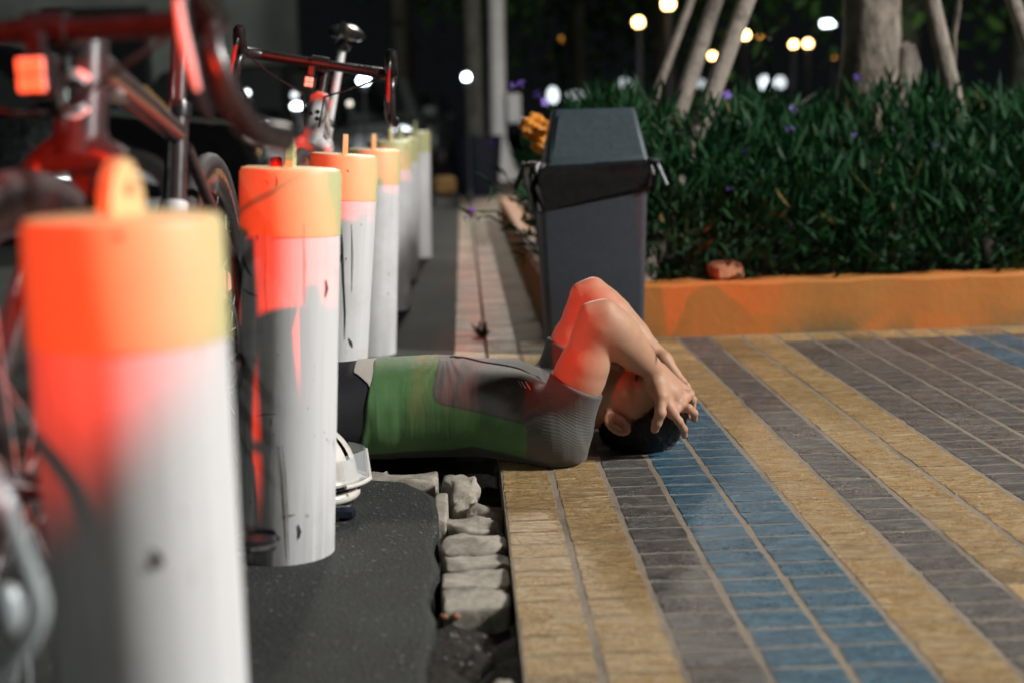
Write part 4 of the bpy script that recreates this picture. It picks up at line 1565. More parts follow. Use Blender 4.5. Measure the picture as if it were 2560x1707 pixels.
def bike(loc, rz, lean, steer, paint, lab, crank_a, bar_up=.0, post_up=.0, tyre='rubber', rim='carbon2', tape='carbon2', fat=1.0, lamp_off=(.02, -.02, -.055), lamp_s=1.0, flare=.012):
    t = thing('bicycle', loc, lab, 'bicycle')
    Rw = rotz(rz) @ rot_axis((1, 0, 0), lean)
    o = np.array(loc, float)
    W = lambda p: Rw @ p + o
    ax_d = np.array((-.292, 0, .956)); front = np.array((.585, 0, .345)); rear = np.array((-.41, 0, .345))
    crown = front - np.array((.043, 0, .013)) + ax_d * .375
    hb, ht = crown + ax_d * .01, crown + ax_d * .155
    Rs = rot_axis(tuple(ax_d), steer)
    ST = lambda p: W(Rs @ (p - crown) + crown)
    bb = np.array((0, 0, .275)); sc = bb + np.array((-.292, 0, .956)) * .50
    stop = bb + np.array((-.292, 0, .956)) * (.72 + post_up)
    fr = MB()
    fr.tube([hb - ax_d * .005, ht + ax_d * .005], [.024 * fat, .0215 * fat], 16)
    fr.tube([hb + ax_d * .035, bb + (.01, 0, .01)], [.027 * fat, .029 * fat], 16, flat=.8)
    fr.tube([ht - ax_d * .025, sc - ax_d * .03], [.023, .017], 14)
    fr.tube([bb, sc + (-.005, 0, .015)], [.020, .017], 14)
    fr.tube([bb + (0, -.035, 0), bb + (0, .035, 0)], .024, 16)
    for s in (-1, 1):
        fr.tube([bb + (-.02, s * .018, 0), bb + (-.16, s * .035, .02), rear + (0, s * .062, 0)], [.014, .011, .009], 10)
        fr.tube([sc + (-.005, s * .012, -.05), rear + (.06, s * .05, .16), rear + (0, s * .062, 0)], [.010, .009, .008], 10)
    F = fr.xf(W).build('frame', M[paint], t)
    MB().tube([sc - ax_d * .01, stop], [.0136, .0136], 12).xf(W).build('seatpost', M[paint if paint == 'bikewhite' else 'carbon'], t)
    MB().lathe([(.021, -.012), (.022, 0), (.021, .012)], sc + (-.004, 0, .006), 14, np.array(Vector(tuple(ax_d)).to_track_quat('Z', 'Y').to_matrix())).xf(W).build('seat_clamp', M['carbon2'], F)
    # saddle
    sv, sf = [], []
    xs = np.linspace(-.14, .14, 12)
    for x in xs:
        wd = np.interp(x, [-.14, -.09, .0, .07, .14], [.055, .066, .034, .021, .013])
        zt = .022 + .012 * (x < -.05) * ((-.05 - x) / .09) + .004 * (x > .1)
        for k in range(12):
            a = 2 * math.pi * k / 12
            sv.append((x, wd * math.cos(a), zt + (.016 * math.sin(a) if math.sin(a) > 0 else .034 * math.sin(a) * (1 if abs(math.cos(a)) > .3 else .6)) - .010 * math.cos(a) ** 2))
    for i in range(11):
        for k in range(12):
            sf.append((i * 12 + k, i * 12 + (k + 1) % 12, (i + 1) * 12 + (k + 1) % 12, (i + 1) * 12 + k))
    sf += [tuple(range(12)), tuple(reversed(range(132, 144)))]
    SA = MB().add(np.array(sv) + stop + (.01, 0, .045), sf).xf(W).build('saddle', M['carbon2'], t)
    m = MB()
    for s in (-1, 1):
        m.tube([stop + (-.10, s * .03, .05), stop + (-.05, s * .022, .014), stop + (.05, s * .022, .014), stop + (.12, s * .008, .045)], .0035, 8)
    m.box(stop + (0, 0, .012), (.04, .05, .024), None, .006)
    m.xf(W).build('rail', M['carbon2'], SA)
    # fork
    m = MB()
    m.tube([crown + (0, -.05, -.0), crown + (0, -.028, .012), crown + (0, .028, .012), crown + (0, .05, -.0)], [.017, .022, .022, .017], 12)
    for s in (-1, 1):
        m.tube([crown + (0, s * .047, .004), crown + (.02, s * .052, -.10), front + (-.012, s * .054, .11), front + (0, s * .052, 0)], [.019, .017, .012, .009], 12)
    m.xf(ST).build('fork', M[paint], t)

    def wheel(c, TR):
        wt = MB()
        ring = lambda r, n=56: [c + r * np.array((math.cos(a), 0, math.sin(a))) for a in np.linspace(0, 2 * math.pi, n, endpoint=False)]
        wo = MB().tube(ring(.331), .0145, 12, closed=True).xf(TR).build('tyre', M[tyre], t)
        rp = [(.2795, -.003), (.287, -.010), (.312, -.0125), (.322, -.011), (.318, 0), (.322, .011), (.312, .0125), (.287, .010), (.2795, .003)]
        R90 = rot_axis((1, 0, 0), math.pi / 2)
        mm = MB().lathe(rp + [rp[0]], c, 56, R90, caps=False).xf(TR).build('rim', M[rim], wo)
        sp = MB()
        for k in range(20):
            a = 2 * math.pi * k / 20
            s = 1 if k % 2 else -1
            b = a + (.22 if (k // 2) % 2 else -.22)
            sp.tube([c + np.array((.02 * math.cos(b), s * .026, .02 * math.sin(b))), c + np.array((.281 * math.cos(a), 0, .281 * math.sin(a)))], .0013, 4)
        sp.xf(TR).build('spokes', M['chrome'], wo, kind='stuff', fix=False)
        MB().lathe([(.008, -.045), (.022, -.03), (.013, -.02), (.013, .02), (.022, .03), (.008, .045)], c, 16, R90).xf(TR).build('hub', M['carbon2'], wo)
        MB().lathe([(.068, -.0009 - .033), (.08, -.0009 - .033), (.08, .0009 - .033), (.068, .0009 - .033), (.068, -.0009 - .033)], c, 28, R90, caps=False).xf(TR).build('brake_disc', M['chrome'], wo)
    wheel(front, ST)
    wheel(rear, W)
    # stem, bar
    top = ht + ax_d * (.03 + bar_up)
    m = MB().tube([ht, top + ax_d * .02], .0165, 14)
    clamp = top + np.array((.095, 0, .006))
    m.tube([top, clamp], [.018, .019], 14)
    m.tube([clamp + (0, -.024, 0), clamp + (0, .024, 0)], .021, 14)
    m.xf(ST).build('stem', M['carbon2'], t)
    bar = MB().tube([clamp + (0, -.185, .0), clamp + (0, -.06, 0), clamp + (0, .06, 0), clamp + (0, .185, 0)], [.0155, .0135, .0135, .0155], 14, flat=.8).xf(ST).build('handlebar', M[tape], t)
    for s in (-1, 1):
        pts = [(.0, .175, 0), (.02, .20, 0), (.05, .209, -.001), (.082, .211, -.010), (.100, .211 + flare * .2, -.040), (.096, .211 + flare * .5, -.078), (.068, .211 + flare * .8, -.112), (.02, .211 + flare, -.124), (-.03, .211 + flare * 1.15, -.128)]
        MB().tube([clamp + (x, s * y, z) for x, y, z in pts], [.0155] * 8 + [.0165], 12).xf(ST).build('drop', M[tape], bar)
        hp = [(.06, .209, .001), (.09, .210, .008), (.125, .209, .026), (.150, .208, .052), (.155, .207, .062)]
        hd = MB().tube([clamp + (x, s * y, z) for x, y, z in hp], [.017, .019, .018, .017, .010], 12).xf(ST).build('brake_hood', M['carbon2'], t)
        lv = [(.142, .208, .03), (.154, .209, .0), (.152, .213, -.04), (.140, .218, -.085), (.128, .222, -.108)]
        MB().tube([clamp + (x, s * y, z) for x, y, z in lv], [.009, .010, .009, .008, .005], 10, flat=.6).xf(ST).build('brake_lever', M['carbon2'], hd)
        rf = [(.163, .208, .01), (.1635, .2105, -.02), (.159, .2145, -.05), (.151, .218, -.078)]
        MB().tube([clamp + (x, s * y, z) for x, y, z in rf], [.0035, .0055, .0055, .003], 8).xf(ST).build('lever_blade', M['logo' if paint == 'carbon' else 'redlens'], hd)
        MB().tube([clamp + (.085, s * .205, .0), clamp + (.10, s * .12, -.05), clamp + (.05, s * .03, -.09), crown + (.03, s * .02, .06)], .0028, 8).xf(ST).build('cable', M['carbon2'], t)
    # lamp under the bar
    lc = clamp + np.array(lamp_off)
    ls_ = lamp_s
    lm = MB().box(lc, (.035, .020 * ls_ + .012, .024 * ls_ + .016), None, .008).box(lc + (-.0, 0, .032), (.016, .02, .03), None, .003).xf(ST).build('front_lamp', M['carbon2'], t)
    for a in (-1, 1):
        for b_ in (-1, 1):
            MB().box(lc + (.0185, a * .006 * ls_, b_ * .007 * ls_), (.003, .011 * ls_, .0125 * ls_), None, .001).xf(ST).build('lens', M['lamp_lens'], lm)
    # crank set
    ca, sa = math.cos(crank_a), math.sin(crank_a)
    R90 = rot_axis((1, 0, 0), math.pi / 2)
    cr = MB().lathe([(.085, .003), (.098, .002), (.098, -.002), (.085, -.003), (.085, .003)], bb + (0, -.046, 0), 40, R90, caps=False).xf(W).build('chainring', M['carbon2'], t)
    for k in range(4):
        a = k * math.pi / 2 + .4
        MB().tube([bb + (0, -.046, 0), bb + (.088 * math.cos(a), -.046, .088 * math.sin(a))], [.012, .007], 8, flat=.4).xf(W).build('spider_arm', M['carbon2'], cr)
    for s, sg in ((-1, 1), (1, -1)):
        e = bb + np.array((sg * .172 * ca, s * .075, sg * .172 * sa))
        MB().tube([bb + (0, s * .05, 0), bb + np.array((sg * .05 * ca, s * .066, sg * .05 * sa)), e], [.015, .013, .011], 10, flat=.6).xf(W).build('crank_arm', M['carbon2'], t)
        pm = MB().tube([e, e + (0, s * .06, 0)], .007, 8)
        # clipless pedal: platform with a wire cage at front and rear
        q = e + np.array((0, s * .055, 0))
        pm.box(q, (.050, .058, .015), None, .005)
        pm.tube([q + (.022, -.028, 0), q + (.046, -.022, .004), q + (.058, 0, .006), q + (.046, .022, .004), q + (.022, .028, 0)], .0045, 8)
        pm.tube([q + (-.022, -.028, 0), q + (-.042, -.022, .004), q + (-.048, 0, .006), q + (-.042, .022, .004), q + (-.022, .028, 0)], .0045, 8)
        pm.xf(W).build('pedal', M['carbon2'], t)
    ch = MB()
    n = 40
    loop = []
    for a in np.linspace(-math.pi / 2, math.pi / 2, 12):
        loop.append(bb + (.097 * math.cos(a), -.046, .097 * math.sin(a)))
    for a in np.linspace(math.pi / 2, 3 * math.pi / 2, 12):
        loop.append(rear + (.045 * math.cos(a), -.044, .045 * math.sin(a)))
    ch.tube(loop, .0042, 6, closed=True).xf(W).build('chain', M['dark'], t)
    MB().lathe([(.02, -.02), (.05, -.02), (.045, -.008), (.03, .006), (.02, .008)], rear + (0, -.046, 0), 24, R90).xf(W).build('sprocket', M['chrome'], t)
    return t, W, ST, dict(hb=hb, ht=ht, ax=ax_d, bb=bb, sc=sc, stop=stop, clamp=clamp, rear=rear)


# near bicycle, black frame in red light; heads toward the camera
rear1, front1 = np.array((-.468, 2.52)), np.array((-.470, 1.525))
dv = front1 - rear1
rz1 = math.atan2(dv[1], dv[0])
o1 = np.array((*(rear1 + dv / np.linalg.norm(dv) * .41), .03))
b1, W1, ST1, K1 = bike(o1, rz1, math.radians(-2.0), math.radians(-9), 'carbon', 'black road bicycle in red light, closest to the camera behind the nearest bollard', math.radians(84), bar_up=-.035, post_up=-.02, fat=1.3, lamp_off=(.06, .012, -.052), lamp_s=1.35, flare=.035)
# its emblem: an open ring on the front of the frame, and the pale badge on the top tube
em = []
ec = K1['hb'] + K1['ax'] * .075 + np.array((.0, 0, 0))
Rz = np.array(Vector(tuple(K1['ax'])).to_track_quat('Z', 'Y').to_matrix())
vs, fs = [], []
n = 30
for i in range(n + 1):
    a = math.radians(40 + 280 * i / n)
    for rr_, in ((.030,), (.017,)):
        u, v = rr_ * .80 * math.cos(a), rr_ * math.sin(a)
        # wrapped round the tube, centred on its front
        th = u / .032
        p = ec + np.array((math.cos(th) * .0322, math.sin(th) * .0322, 0)) + K1['ax'] * v
        vs.append(p)
for i in range(n):
    fs.append((2 * i, 2 * i + 2, 2 * i + 3, 2 * i + 1))
MB().add(vs, fs).xf(W1).build('emblem', M['logo'], b1, fix=False)
mid = K1['ht'] - K1['ax'] * .025
dtt = (K1['sc'] - K1['ax'] * .03) - mid
q = mid + dtt * .26
Rt = np.array(Vector(tuple(dtt)).to_track_quat('Z', 'Y').to_matrix())
MB().tube([mid + dtt * .20 + (0, -.002, .0), mid + dtt * .33 + (0, -.002, 0)], [.0232, .0222], 14).xf(W1).build('badge', M['logo'], b1)
m = MB()
for k in range(9):
    c = mid + dtt * (.50 + .035 * k) + np.array((0, .012, .0175 - .0004 * k))
    m.box(c, (.010, .003, .006), None, 0)
m.xf(W1).build('lettering', M['gold'], b1, smooth=False)
MB().tube([K1['bb'] + K1['ax'] * .32 + (.0, .0, 0), K1['bb'] + K1['ax'] * .36], .0215, 12).xf(W1).build('reflector_band', M['logo'], b1)

# white bicycle leaning to the bollards
rear2, front2 = np.array((-.590, 4.95)), np.array((-.568, 3.95))
dv = front2 - rear2
rz2 = math.atan2(dv[1], dv[0])
o2 = np.array((*(rear2 + dv / np.linalg.norm(dv) * .41), .03))
b2, W2, ST2, K2 = bike(o2, rz2, math.radians(-11.5), math.radians(-4), 'bikewhite', 'white road bicycle leaning on the bollards, bars toward the camera', math.radians(20), bar_up=.055, post_up=.04, fat=1.25)
m = MB()
for (u, v) in ((-.012, .02), (.004, .028), (.006, .008)):
    th = u / .027
    c = K2['hb'] + K2['ax'] * (.07 + v) + np.array((math.cos(th) * .031, math.sin(th) * .031, 0))
    m.sphere(c, (.003, .0065, .0065), 10, 6)
m.xf(W2).build('emblem', M['carbon2'], b2)

# bent silver tubing at the lower left
t0 = np.array((-.62, .95, 0))
st_ = thing('tube_stand', t0, 'bent silver metal tube at the lower left edge beside the nearest bollard', 'metal stand')
Yt = 1.03
pts = [P(-150, 1050, Yt + .05), P(-60, 1140, Yt + .02), P(0, 1235, Yt), P(40, 1345, Yt), P(85, 1465, Yt), P(98, 1520, Yt), P(86, 1570, Yt), P(40, 1640, Yt), P(-40, 1720, Yt), P(-150, 1800, Yt)]
fin = []
for i in range(len(pts) - 1):
    for k in range(4):
        fin.append(pts[i] + (pts[i + 1] - pts[i]) * k / 4)
fin.append(pts[-1])
for it in range(3):
    fin = [fin[0]] + [(fin[i - 1] + 2 * fin[i] + fin[i + 1]) / 4 for i in range(1, len(fin) - 1)] + [fin[-1]]
MB().tube(fin, .0085, 12).build('tube', M['chrome'], st_)
lo_ = fin[-1]; up_ = fin[0]
rp = np.array(RED_POS)
MB().tube([lo_, (lo_[0] - .06, lo_[1] - .02, .012), (lo_[0] - .2, lo_[1] - .1, .009)], .0085, 12).build('foot_tube', M['chrome'], st_)
MB().tube([up_, up_ + (-.06, -.05, .03), (-.80, .9, .45), (-.80, .88, .012)], .0085, 12).build('upright_tube', M['chrome'], st_)
MB().sphere(P(22, 1530, Yt + .12), (.014, .014, .026), 12, 8).build('reflector', M['chrome'], st_)
rl = thing('added_red_lamp', (rp[0], rp[1] - .12, 0), 'unseen red lamp added on a post behind the camera for the red on the bollards', 'added lamp')  # unseen lamp added for the red light on bollards and near bicycle
MB().tube([(rp[0], rp[1] - .12, -.02), (rp[0], rp[1] - .12, 1.2), (rp[0], rp[1] - .12, 2.2)], [.04, .035, .03], 12).build('post', M['steel'], rl)
az0 = math.radians(-2.0)
fw = np.array((math.sin(az0), math.cos(az0), 0)); sd0 = np.array((fw[1], -fw[0], 0))
hb_ = MB().box(rp - fw * .05, (.34, .02, .26), np.stack([sd0, fw, (0, 0, 1)], 1), .004)


def lip(q):
    nrm_ = np.cross(q[1] - q[0], q[2] - q[0]); nrm_ = nrm_ / np.linalg.norm(nrm_) * .003
    hb_.add([x for x in q] + [x + nrm_ for x in q], [(0, 1, 2, 3), (7, 6, 5, 4), (0, 4, 5, 1), (1, 5, 6, 2), (2, 6, 7, 3), (3, 7, 4, 0)])


for z0_ in (.10, -.11):                                      # short hood plates
    lip([rp - fw * .04 + np.array((0, 0, z0_)) - sd0 * .17, rp - fw * .04 + np.array((0, 0, z0_)) + sd0 * .17,
         rp + fw * .16 + np.array((0, 0, z0_ * 1.1)) + sd0 * .17, rp + fw * .16 + np.array((0, 0, z0_ * 1.1)) - sd0 * .17])
hb_.build('housing', M['carbon2'], rl, smooth=False)
MB().sphere(rp - fw * .035, (.05, .004, .05), 16, 10).build('bulb', emis('added_red_glow', (1.0, .04, .01), 8), rl)
ld = bpy.data.lights.new('lamp_light', 'SPOT')
ld.energy = RED_W; ld.color = (1.0, .035, .006); ld.spot_size = math.radians(8.4); ld.spot_blend = .30; ld.shadow_soft_size = .05
lo = bpy.data.objects.new('lamp_light', ld)
COL.objects.link(lo); lo.parent = rl
lo.location = tuple(rp + fw * .04 - np.array((rp[0], rp[1] - .12, 0)))
lo.rotation_euler = Vector((math.sin(math.radians(-.5)), math.cos(math.radians(-.5)), math.tan(math.radians(-10.6)))).to_track_quat('-Z', 'Y').to_euler()

# unseen red tail lamp; hood plates and tube mount added to shape its slit beam
tp = np.array(TAIL_POS)
tl = thing('tail_lamp', tp, 'unseen red tail lamp with added hood plates and clamp on the bent silver tube', 'tail lamp')
az1 = math.radians(15.5)
fw = np.array((math.sin(az1), math.cos(az1), 0)); sd0 = np.array((fw[1], -fw[0], 0))
hb_ = MB().box(tp - fw * .02, (.10, .01, .06), np.stack([sd0, fw, (0, 0, 1)], 1), .002)
LD = .12
for el, z0_ in ((-3.6, .026), (-13.15, -.034)):
    zz1 = LD * math.tan(math.radians(el))
    lip([tp - fw * .016 + np.array((0, 0, z0_)) - sd0 * .05, tp - fw * .016 + np.array((0, 0, z0_)) + sd0 * .05,
         tp + fw * LD + np.array((0, 0, zz1)) + sd0 * .06, tp + fw * LD + np.array((0, 0, zz1)) - sd0 * .06])
for az_, s_ in ((21.5, 1), (11.5, -1)):
    e_ = tp + LD * 1.02 * (fw + sd0 * math.tan(math.radians(az_) - az1))
    b_ = tp - fw * .016 + sd0 * s_ * .045
    lip([b_ + (0, 0, .022), b_ - (0, 0, .026), e_ - (0, 0, .03), e_ + (0, 0, .012)])
hb_.build('housing', M['carbon2'], tl, smooth=False)
MB().sphere(tp, (.003, .003, .003), 10, 6).build('bulb', emis('tail_glow', (1.0, .04, .01), 8), tl)
MB().tube([tp - fw * .022, (-.80, .88, .012 + .6), (-.80, .88, .012)], .007, 8).build('bracket', M['carbon2'], tl)
ld = bpy.data.lights.new('lamp_light', 'SPOT')
ld.energy = TAIL_W; ld.color = (1.0, .035, .006); ld.spot_size = math.radians(40); ld.spot_blend = .3; ld.shadow_soft_size = .0032
lo = bpy.data.objects.new('lamp_light', ld)
COL.objects.link(lo); lo.parent = tl
lo.location = tuple(fw * .006)
lo.rotation_euler = Vector((fw[0], fw[1], math.tan(math.radians(-8.5)))).to_track_quat('-Z', 'Y').to_euler()

# ================================================================== SMALL THINGS BY THE HIP
hc = P(757, 1190, 2.86); hc[2] = .0
hm = thing('helmet', hc, 'white cycling helmet with a clear visor lying behind the second bollard', 'helmet')
hz = .085
def dome(rx, ry, rz_, z0, c, seg=40, rings=14, a1=math.pi / 2):
    vs, fs = [], []
    for i in range(rings + 1):
        ph = a1 * i / rings
        for k in range(seg):
            a = 2 * math.pi * k / seg
            rr_ = math.cos(ph)
            vs.append((c[0] + rx * rr_ * math.cos(a), c[1] + ry * rr_ * math.sin(a), z0 + rz_ * math.sin(ph)))
    for i in range(rings):
        for k in range(seg):
            fs.append((i * seg + k, i * seg + (k + 1) % seg, (i + 1) * seg + (k + 1) % seg, (i + 1) * seg + k))
    return vs, fs
v, f = dome(.112, .092, .115, .055, hc)
keep = []
for fc in f:
    p = np.mean([v[i] for i in fc], axis=0) - hc
    a = math.atan2(p[1] / .092, p[0] / .112)
    ph = (p[2] - .055) / .115
    slot = any(abs(a - s) < .07 and .35 < ph < .82 for s in (-.42, -.95, -1.5, -2.1, .42, .95, 1.5, 2.1))
    if not slot:
        keep.append(fc)
MB().add(v, keep).build('shell', M['helmet'], hm, fix=False)
v2, f2 = dome(.104, .085, .106, .055, hc)
MB().add(v2, f2).build('liner', M['foam'], hm, fix=False)
ringp = lambda rx, ry, z: [np.array((hc[0] + rx * math.cos(a), hc[1] + ry * math.sin(a), z)) for a in np.linspace(0, 2 * math.pi, 40, endpoint=False)]
MB().tube(ringp(.113, .093, .050), .0075, 8, closed=True).build('band', M['helmet'], hm)
MB().tube(ringp(.105, .086, .018), .012, 10, closed=True).build('lower_shell', M['helmet'], hm)
MB().tube(ringp(.100, .080, .034), .009, 8, closed=True).build('padding', M['foam'], hm)
vs, fs = [], []
for i in range(13):
    a = -.75 + 1.5 * i / 12
    for z, r in ((.045, .137), (.108, .132)):
        vs.append((hc[0] + (r - .012 * abs(a)) * math.cos(a), hc[1] + (r - .03) * math.sin(a), z))
for i in range(12):
    fs.append((2 * i, 2 * i + 2, 2 * i + 3, 2 * i + 1))
vz = MB().add(vs, fs).build('visor', M['visor'], hm, fix=False)
MB().tube([vs[2 * i] for i in range(13)], .0045, 8).build('visor_rim', M['helmet'], vz)
MB().tube([np.array(vs[12]) + (-.035, 0, .012), vs[12], vs[13]], [.006, .006, .003], 8).build('visor_mount', M['helmet'], vz)
MB().lathe([(.003, -.002), (.003, .002)], P(897, 1218, 2.80), 8, rot_axis((1, 0, 0), 1.57)).build('rivet', M['carbon2'], hm)
pc = G(852, 1303)
pt = thing('pouch', pc, 'small dark navy case lying on the asphalt right of the second bollard', 'case')
MB().box(pc + (.0, .012, .014), (.058, .03, .027), rotz(.12), .008).build('shell', M['navy'], pt)
MB().box(pc + (-.006, -.0038, .014), (.006, .002, .022), rotz(.12)).build('clasp', M['carbon2'], pt)

# ================================================================== PERSON


class SDF:
    def __init__(self, lo, hi, h):
        self.lo = np.array(lo, float); self.h = h
        self.n = np.ceil((np.array(hi) - self.lo) / h).astype(int) + 1
        self.F = np.full(self.n, .05, np.float32)

    def region(self, a, b):
        i0 = np.maximum(0, np.floor((np.array(a) - self.lo) / self.h).astype(int))
        i1 = np.minimum(self.n, np.ceil((np.array(b) - self.lo) / self.h).astype(int) + 1)
        if (i1 <= i0).any():
            return None, None
        s = tuple(slice(x, y) for x, y in zip(i0, i1))
        g = np.stack(np.meshgrid(*[self.lo[k] + self.h * np.arange(i0[k], i1[k]) for k in range(3)], indexing='ij'), -1)
        return s, g

    def add(self, fn, a, b, k=.02, sub=False):
        s, g = self.region(np.array(a) - k - .012, np.array(b) + k + .012)
        if s is None:
            return
        d = fn(g)
        e = self.F[s]
        if sub:
            d = -d
            h = np.clip(.5 - .5 * (e - d) / k, 0, 1)
            self.F[s] = e * (1 - h) + d * h + k * h * (1 - h)
        else:
            h = np.clip(.5 + .5 * (e - d) / k, 0, 1)
            self.F[s] = e * (1 - h) + d * h - k * h * (1 - h)

    def cap(self, a, b, ra, rb, k=.02, sub=False):
        a, b = np.array(a, float), np.array(b, float)
        ba = b - a
        L = ba @ ba
        def fn(p):
            t = np.clip(((p - a) @ ba) / L, 0, 1)
            return np.linalg.norm(p - a - t[..., None] * ba, axis=-1) - (ra + (rb - ra) * t)
        r = max(ra, rb)
        self.add(fn, np.minimum(a, b) - r, np.maximum(a, b) + r, k, sub)

    def ell(self, c, r, R=None, k=.02, sub=False):
        c, r = np.array(c, float), np.array(r, float)
        R = np.eye(3) if R is None else np.array(R)          # columns = local axes
        def fn(p):
            q = (p - c) @ R
            k0 = np.linalg.norm(q / r, axis=-1)
            k1 = np.linalg.norm(q / (r * r), axis=-1) + 1e-9
            return k0 * (k0 - 1) / k1
        m = r.max()
        self.add(fn, c - m, c + m, k, sub)

    def mesh(self):
        F = self.F
        s = F < 0
        nx, ny, nz = F.shape
        offs = [(i, j, k) for i in (0, 1) for j in (0, 1) for k in (0, 1)]
        cnt = sum(s[i:nx - 1 + i, j:ny - 1 + j, k:nz - 1 + k].astype(np.int8) for i, j, k in offs)
        act = (cnt > 0) & (cnt < 8)
        idx = np.argwhere(act)
        acc = np.zeros((len(idx), 3)); num = np.zeros(len(idx))
        for ax in range(3):
            o = [q for q in range(3) if q != ax]
            for u in (0, 1):
                for v in (0, 1):
                    a = np.zeros(3, int); a[o[0]] = u; a[o[1]] = v
                    b = a.copy(); b[ax] = 1
                    ia, ib = idx + a, idx + b
                    fa = F[ia[:, 0], ia[:, 1], ia[:, 2]]; fb = F[ib[:, 0], ib[:, 1], ib[:, 2]]
                    m = (fa < 0) != (fb < 0)
                    t = np.where(m, fa / np.where(m, fa - fb, 1), 0)
                    pt = a + np.outer(t, b - a)
                    acc += pt * m[:, None]; num += m
        verts = self.lo + self.h * (idx + acc / num[:, None])
        vid = np.full(act.shape, -1, np.int64); vid[act] = np.arange(len(idx))
        quads = []
        for ax in range(3):
            o = [(ax + 1) % 3, (ax + 2) % 3]
            sl0 = [slice(None)] * 3; sl1 = [slice(None)] * 3
            sl0[ax] = slice(0, -1); sl1[ax] = slice(1, None)
            ch = s[tuple(sl0)] != s[tuple(sl1)]
            e = np.argwhere(ch)
            e = e[(e[:, o[0]] > 0) & (e[:, o[1]] > 0) & (e[:, o[0]] < F.shape[o[0]] - 1) & (e[:, o[1]] < F.shape[o[1]] - 1)]
            inside = s[e[:, 0], e[:, 1], e[:, 2]]
            q = []
            for du, dv in ((-1, -1), (0, -1), (0, 0), (-1, 0)):
                c = e.copy(); c[:, o[0]] += du; c[:, o[1]] += dv
                q.append(vid[c[:, 0], c[:, 1], c[:, 2]])
            q = np.stack(q, 1)
            q[~inside] = q[~inside][:, ::-1]
            quads.append(q)
        return verts, np.concatenate(quads)


def wob(p, freq, seed, n=5):
    rg = np.random.default_rng(seed)
    r = 0
    for i in range(n):
        d = rg.normal(0, 1, 3); d /= np.linalg.norm(d)
        r = r + np.sin(p @ d * freq * rg.uniform(.6, 1.6) + rg.uniform(0, 6.28))
    return r / n


YC = 3.27
person = thing('person', (-.2, YC, 0), 'person in a green and grey cycling jersey lying down, hands clasped over the head', 'person')

# joints
shN, elN, wrN = P(1392, 1086, 3.12), P(1505, 800, 3.055), P(1643, 938, 3.165)
shF, elF, wrF = P(1372, 1020, 3.44), P(1478, 742, 3.42), P(1655, 905, 3.34)
# head frame
fdir = np.array((math.cos(math.radians(70)), 0, math.sin(math.radians(70))))
udir = np.array((math.cos(math.radians(-20)), 0, math.sin(math.radians(-20))))
ear = P(1547, 1042, 3.165)
turn = math.radians(26)
f_h = fdir * math.cos(turn) + np.array((0, -1, 0)) * math.sin(turn)
u_h = udir
s_h = np.cross(f_h, u_h); s_h /= np.linalg.norm(s_h)
if s_h[1] > 0:
    s_h = -s_h
HC = ear - s_h * .072
RH = np.stack([f_h, u_h, s_h], 1)
H = lambda f, u, s=0.0: HC + f_h * f + u_h * u + s_h * s
HS = .98

# torso stations: (px, top y, half width)
stn = [(700, 925, .150), (780, 918, .165), (850, 914, .165), (905, 908, .158), (1000, 902, .148), (1090, 898, .152), (1150, 901, .158), (1230, 918, .165), (1300, 938, .165), (1360, 966, .150), (1410, 1005, .10)]
SX = np.array([P(a, b, YC)[0] for a, b, c in stn])
SZ = np.array([P(a, b, YC)[2] for a, b, c in stn])
SA = np.array([c for a, b, c in stn])


def torso(p, off=0.0):
    x, y, z = p[..., 0], p[..., 1] - YC, p[..., 2]
    zt = np.interp(x, SX, SZ); a = np.interp(x, SX, SA) + off
    zb = .004
    c = (zt + zb) / 2; b = (zt - zb) / 2 + off
    k0 = ((np.abs(y) / a) ** 2.4 + (np.abs(z - c) / b) ** 2.4) ** (1 / 2.4)
    d = (k0 - 1) * np.minimum(a, b) * .95
    return np.maximum(d, np.maximum(SX[0] - x, x - SX[-1]))


TLO = np.array((SX[0], YC - .2, -.02)); THI = np.array((SX[-1], YC + .2, .27))


ELB = {'N': (P(1474, 782, 3.05), P(1512, 776, 3.05)), 'F': (P(1452, 730, 3.42), P(1484, 718, 3.42))}


def arm_prims(S_, which, k=.018, upper_only=False, off=0.0):
    if which == 'N':
        sh, el, wr, far = shN, elN, wrN, 0
    else:
        sh, el, wr, far = shF, elF, wrF, 1
    ax = (el - sh)
    S_.ell(sh + ax * .06 + np.array((-.005, 0, .0)), (.070 + off, .068 + off, .074 + off), None, .03)
    S_.cap(sh, sh + ax * .45, .060 + off, .052 + off, .03)
    S_.cap(sh + ax * .30, sh + ax * .62, .052 + off, .0535 + off, k)
    S_.cap(sh + ax * .55, el - ax * .06, .053 + off, .038 + off, k)
    if upper_only:
        return
    fx = wr - el
    S_.cap(el - ax * .06, el + fx * .04, .037, .036, .014)
    # olecranon and the outer condyle give the bent elbow its corners
    pk = ELB[which]
    S_.cap(pk[0], pk[1], .0150, .0165, .026)
    S_.cap(pk[0], pk[0] - ax * .16 + fx * .03, .0150, .024, .028)
    S_.cap(pk[1], el + fx * .22, .0165, .030, .028)
    S_.cap(el + fx * .06, el + fx * .30, .038, .046, .02)
    S_.cap(el + fx * .18, el + fx * .58, .047, .037, .02)
    S_.cap(el + fx * .5, wr, .037, .0255, .02)


h = .0026
body = SDF((-1.02, YC - .34, -.03), (.62, YC + .34, .50), h)
body.add(torso, TLO, THI, .03)
# pecs, belly relief
for s in (-1, 1):
    body.ell(P(1265, 985, YC) + np.array((0, s * .075, .0)), (.075, .07, .055), None, .05)
body.cap((SX[-2] - .06, YC - .10, .085), shN, .075, .07, .05)
body.cap((SX[-2] - .06, YC + .10, .085), shF, .075, .07, .05)
arm_prims(body, 'N'); arm_prims(body, 'F')
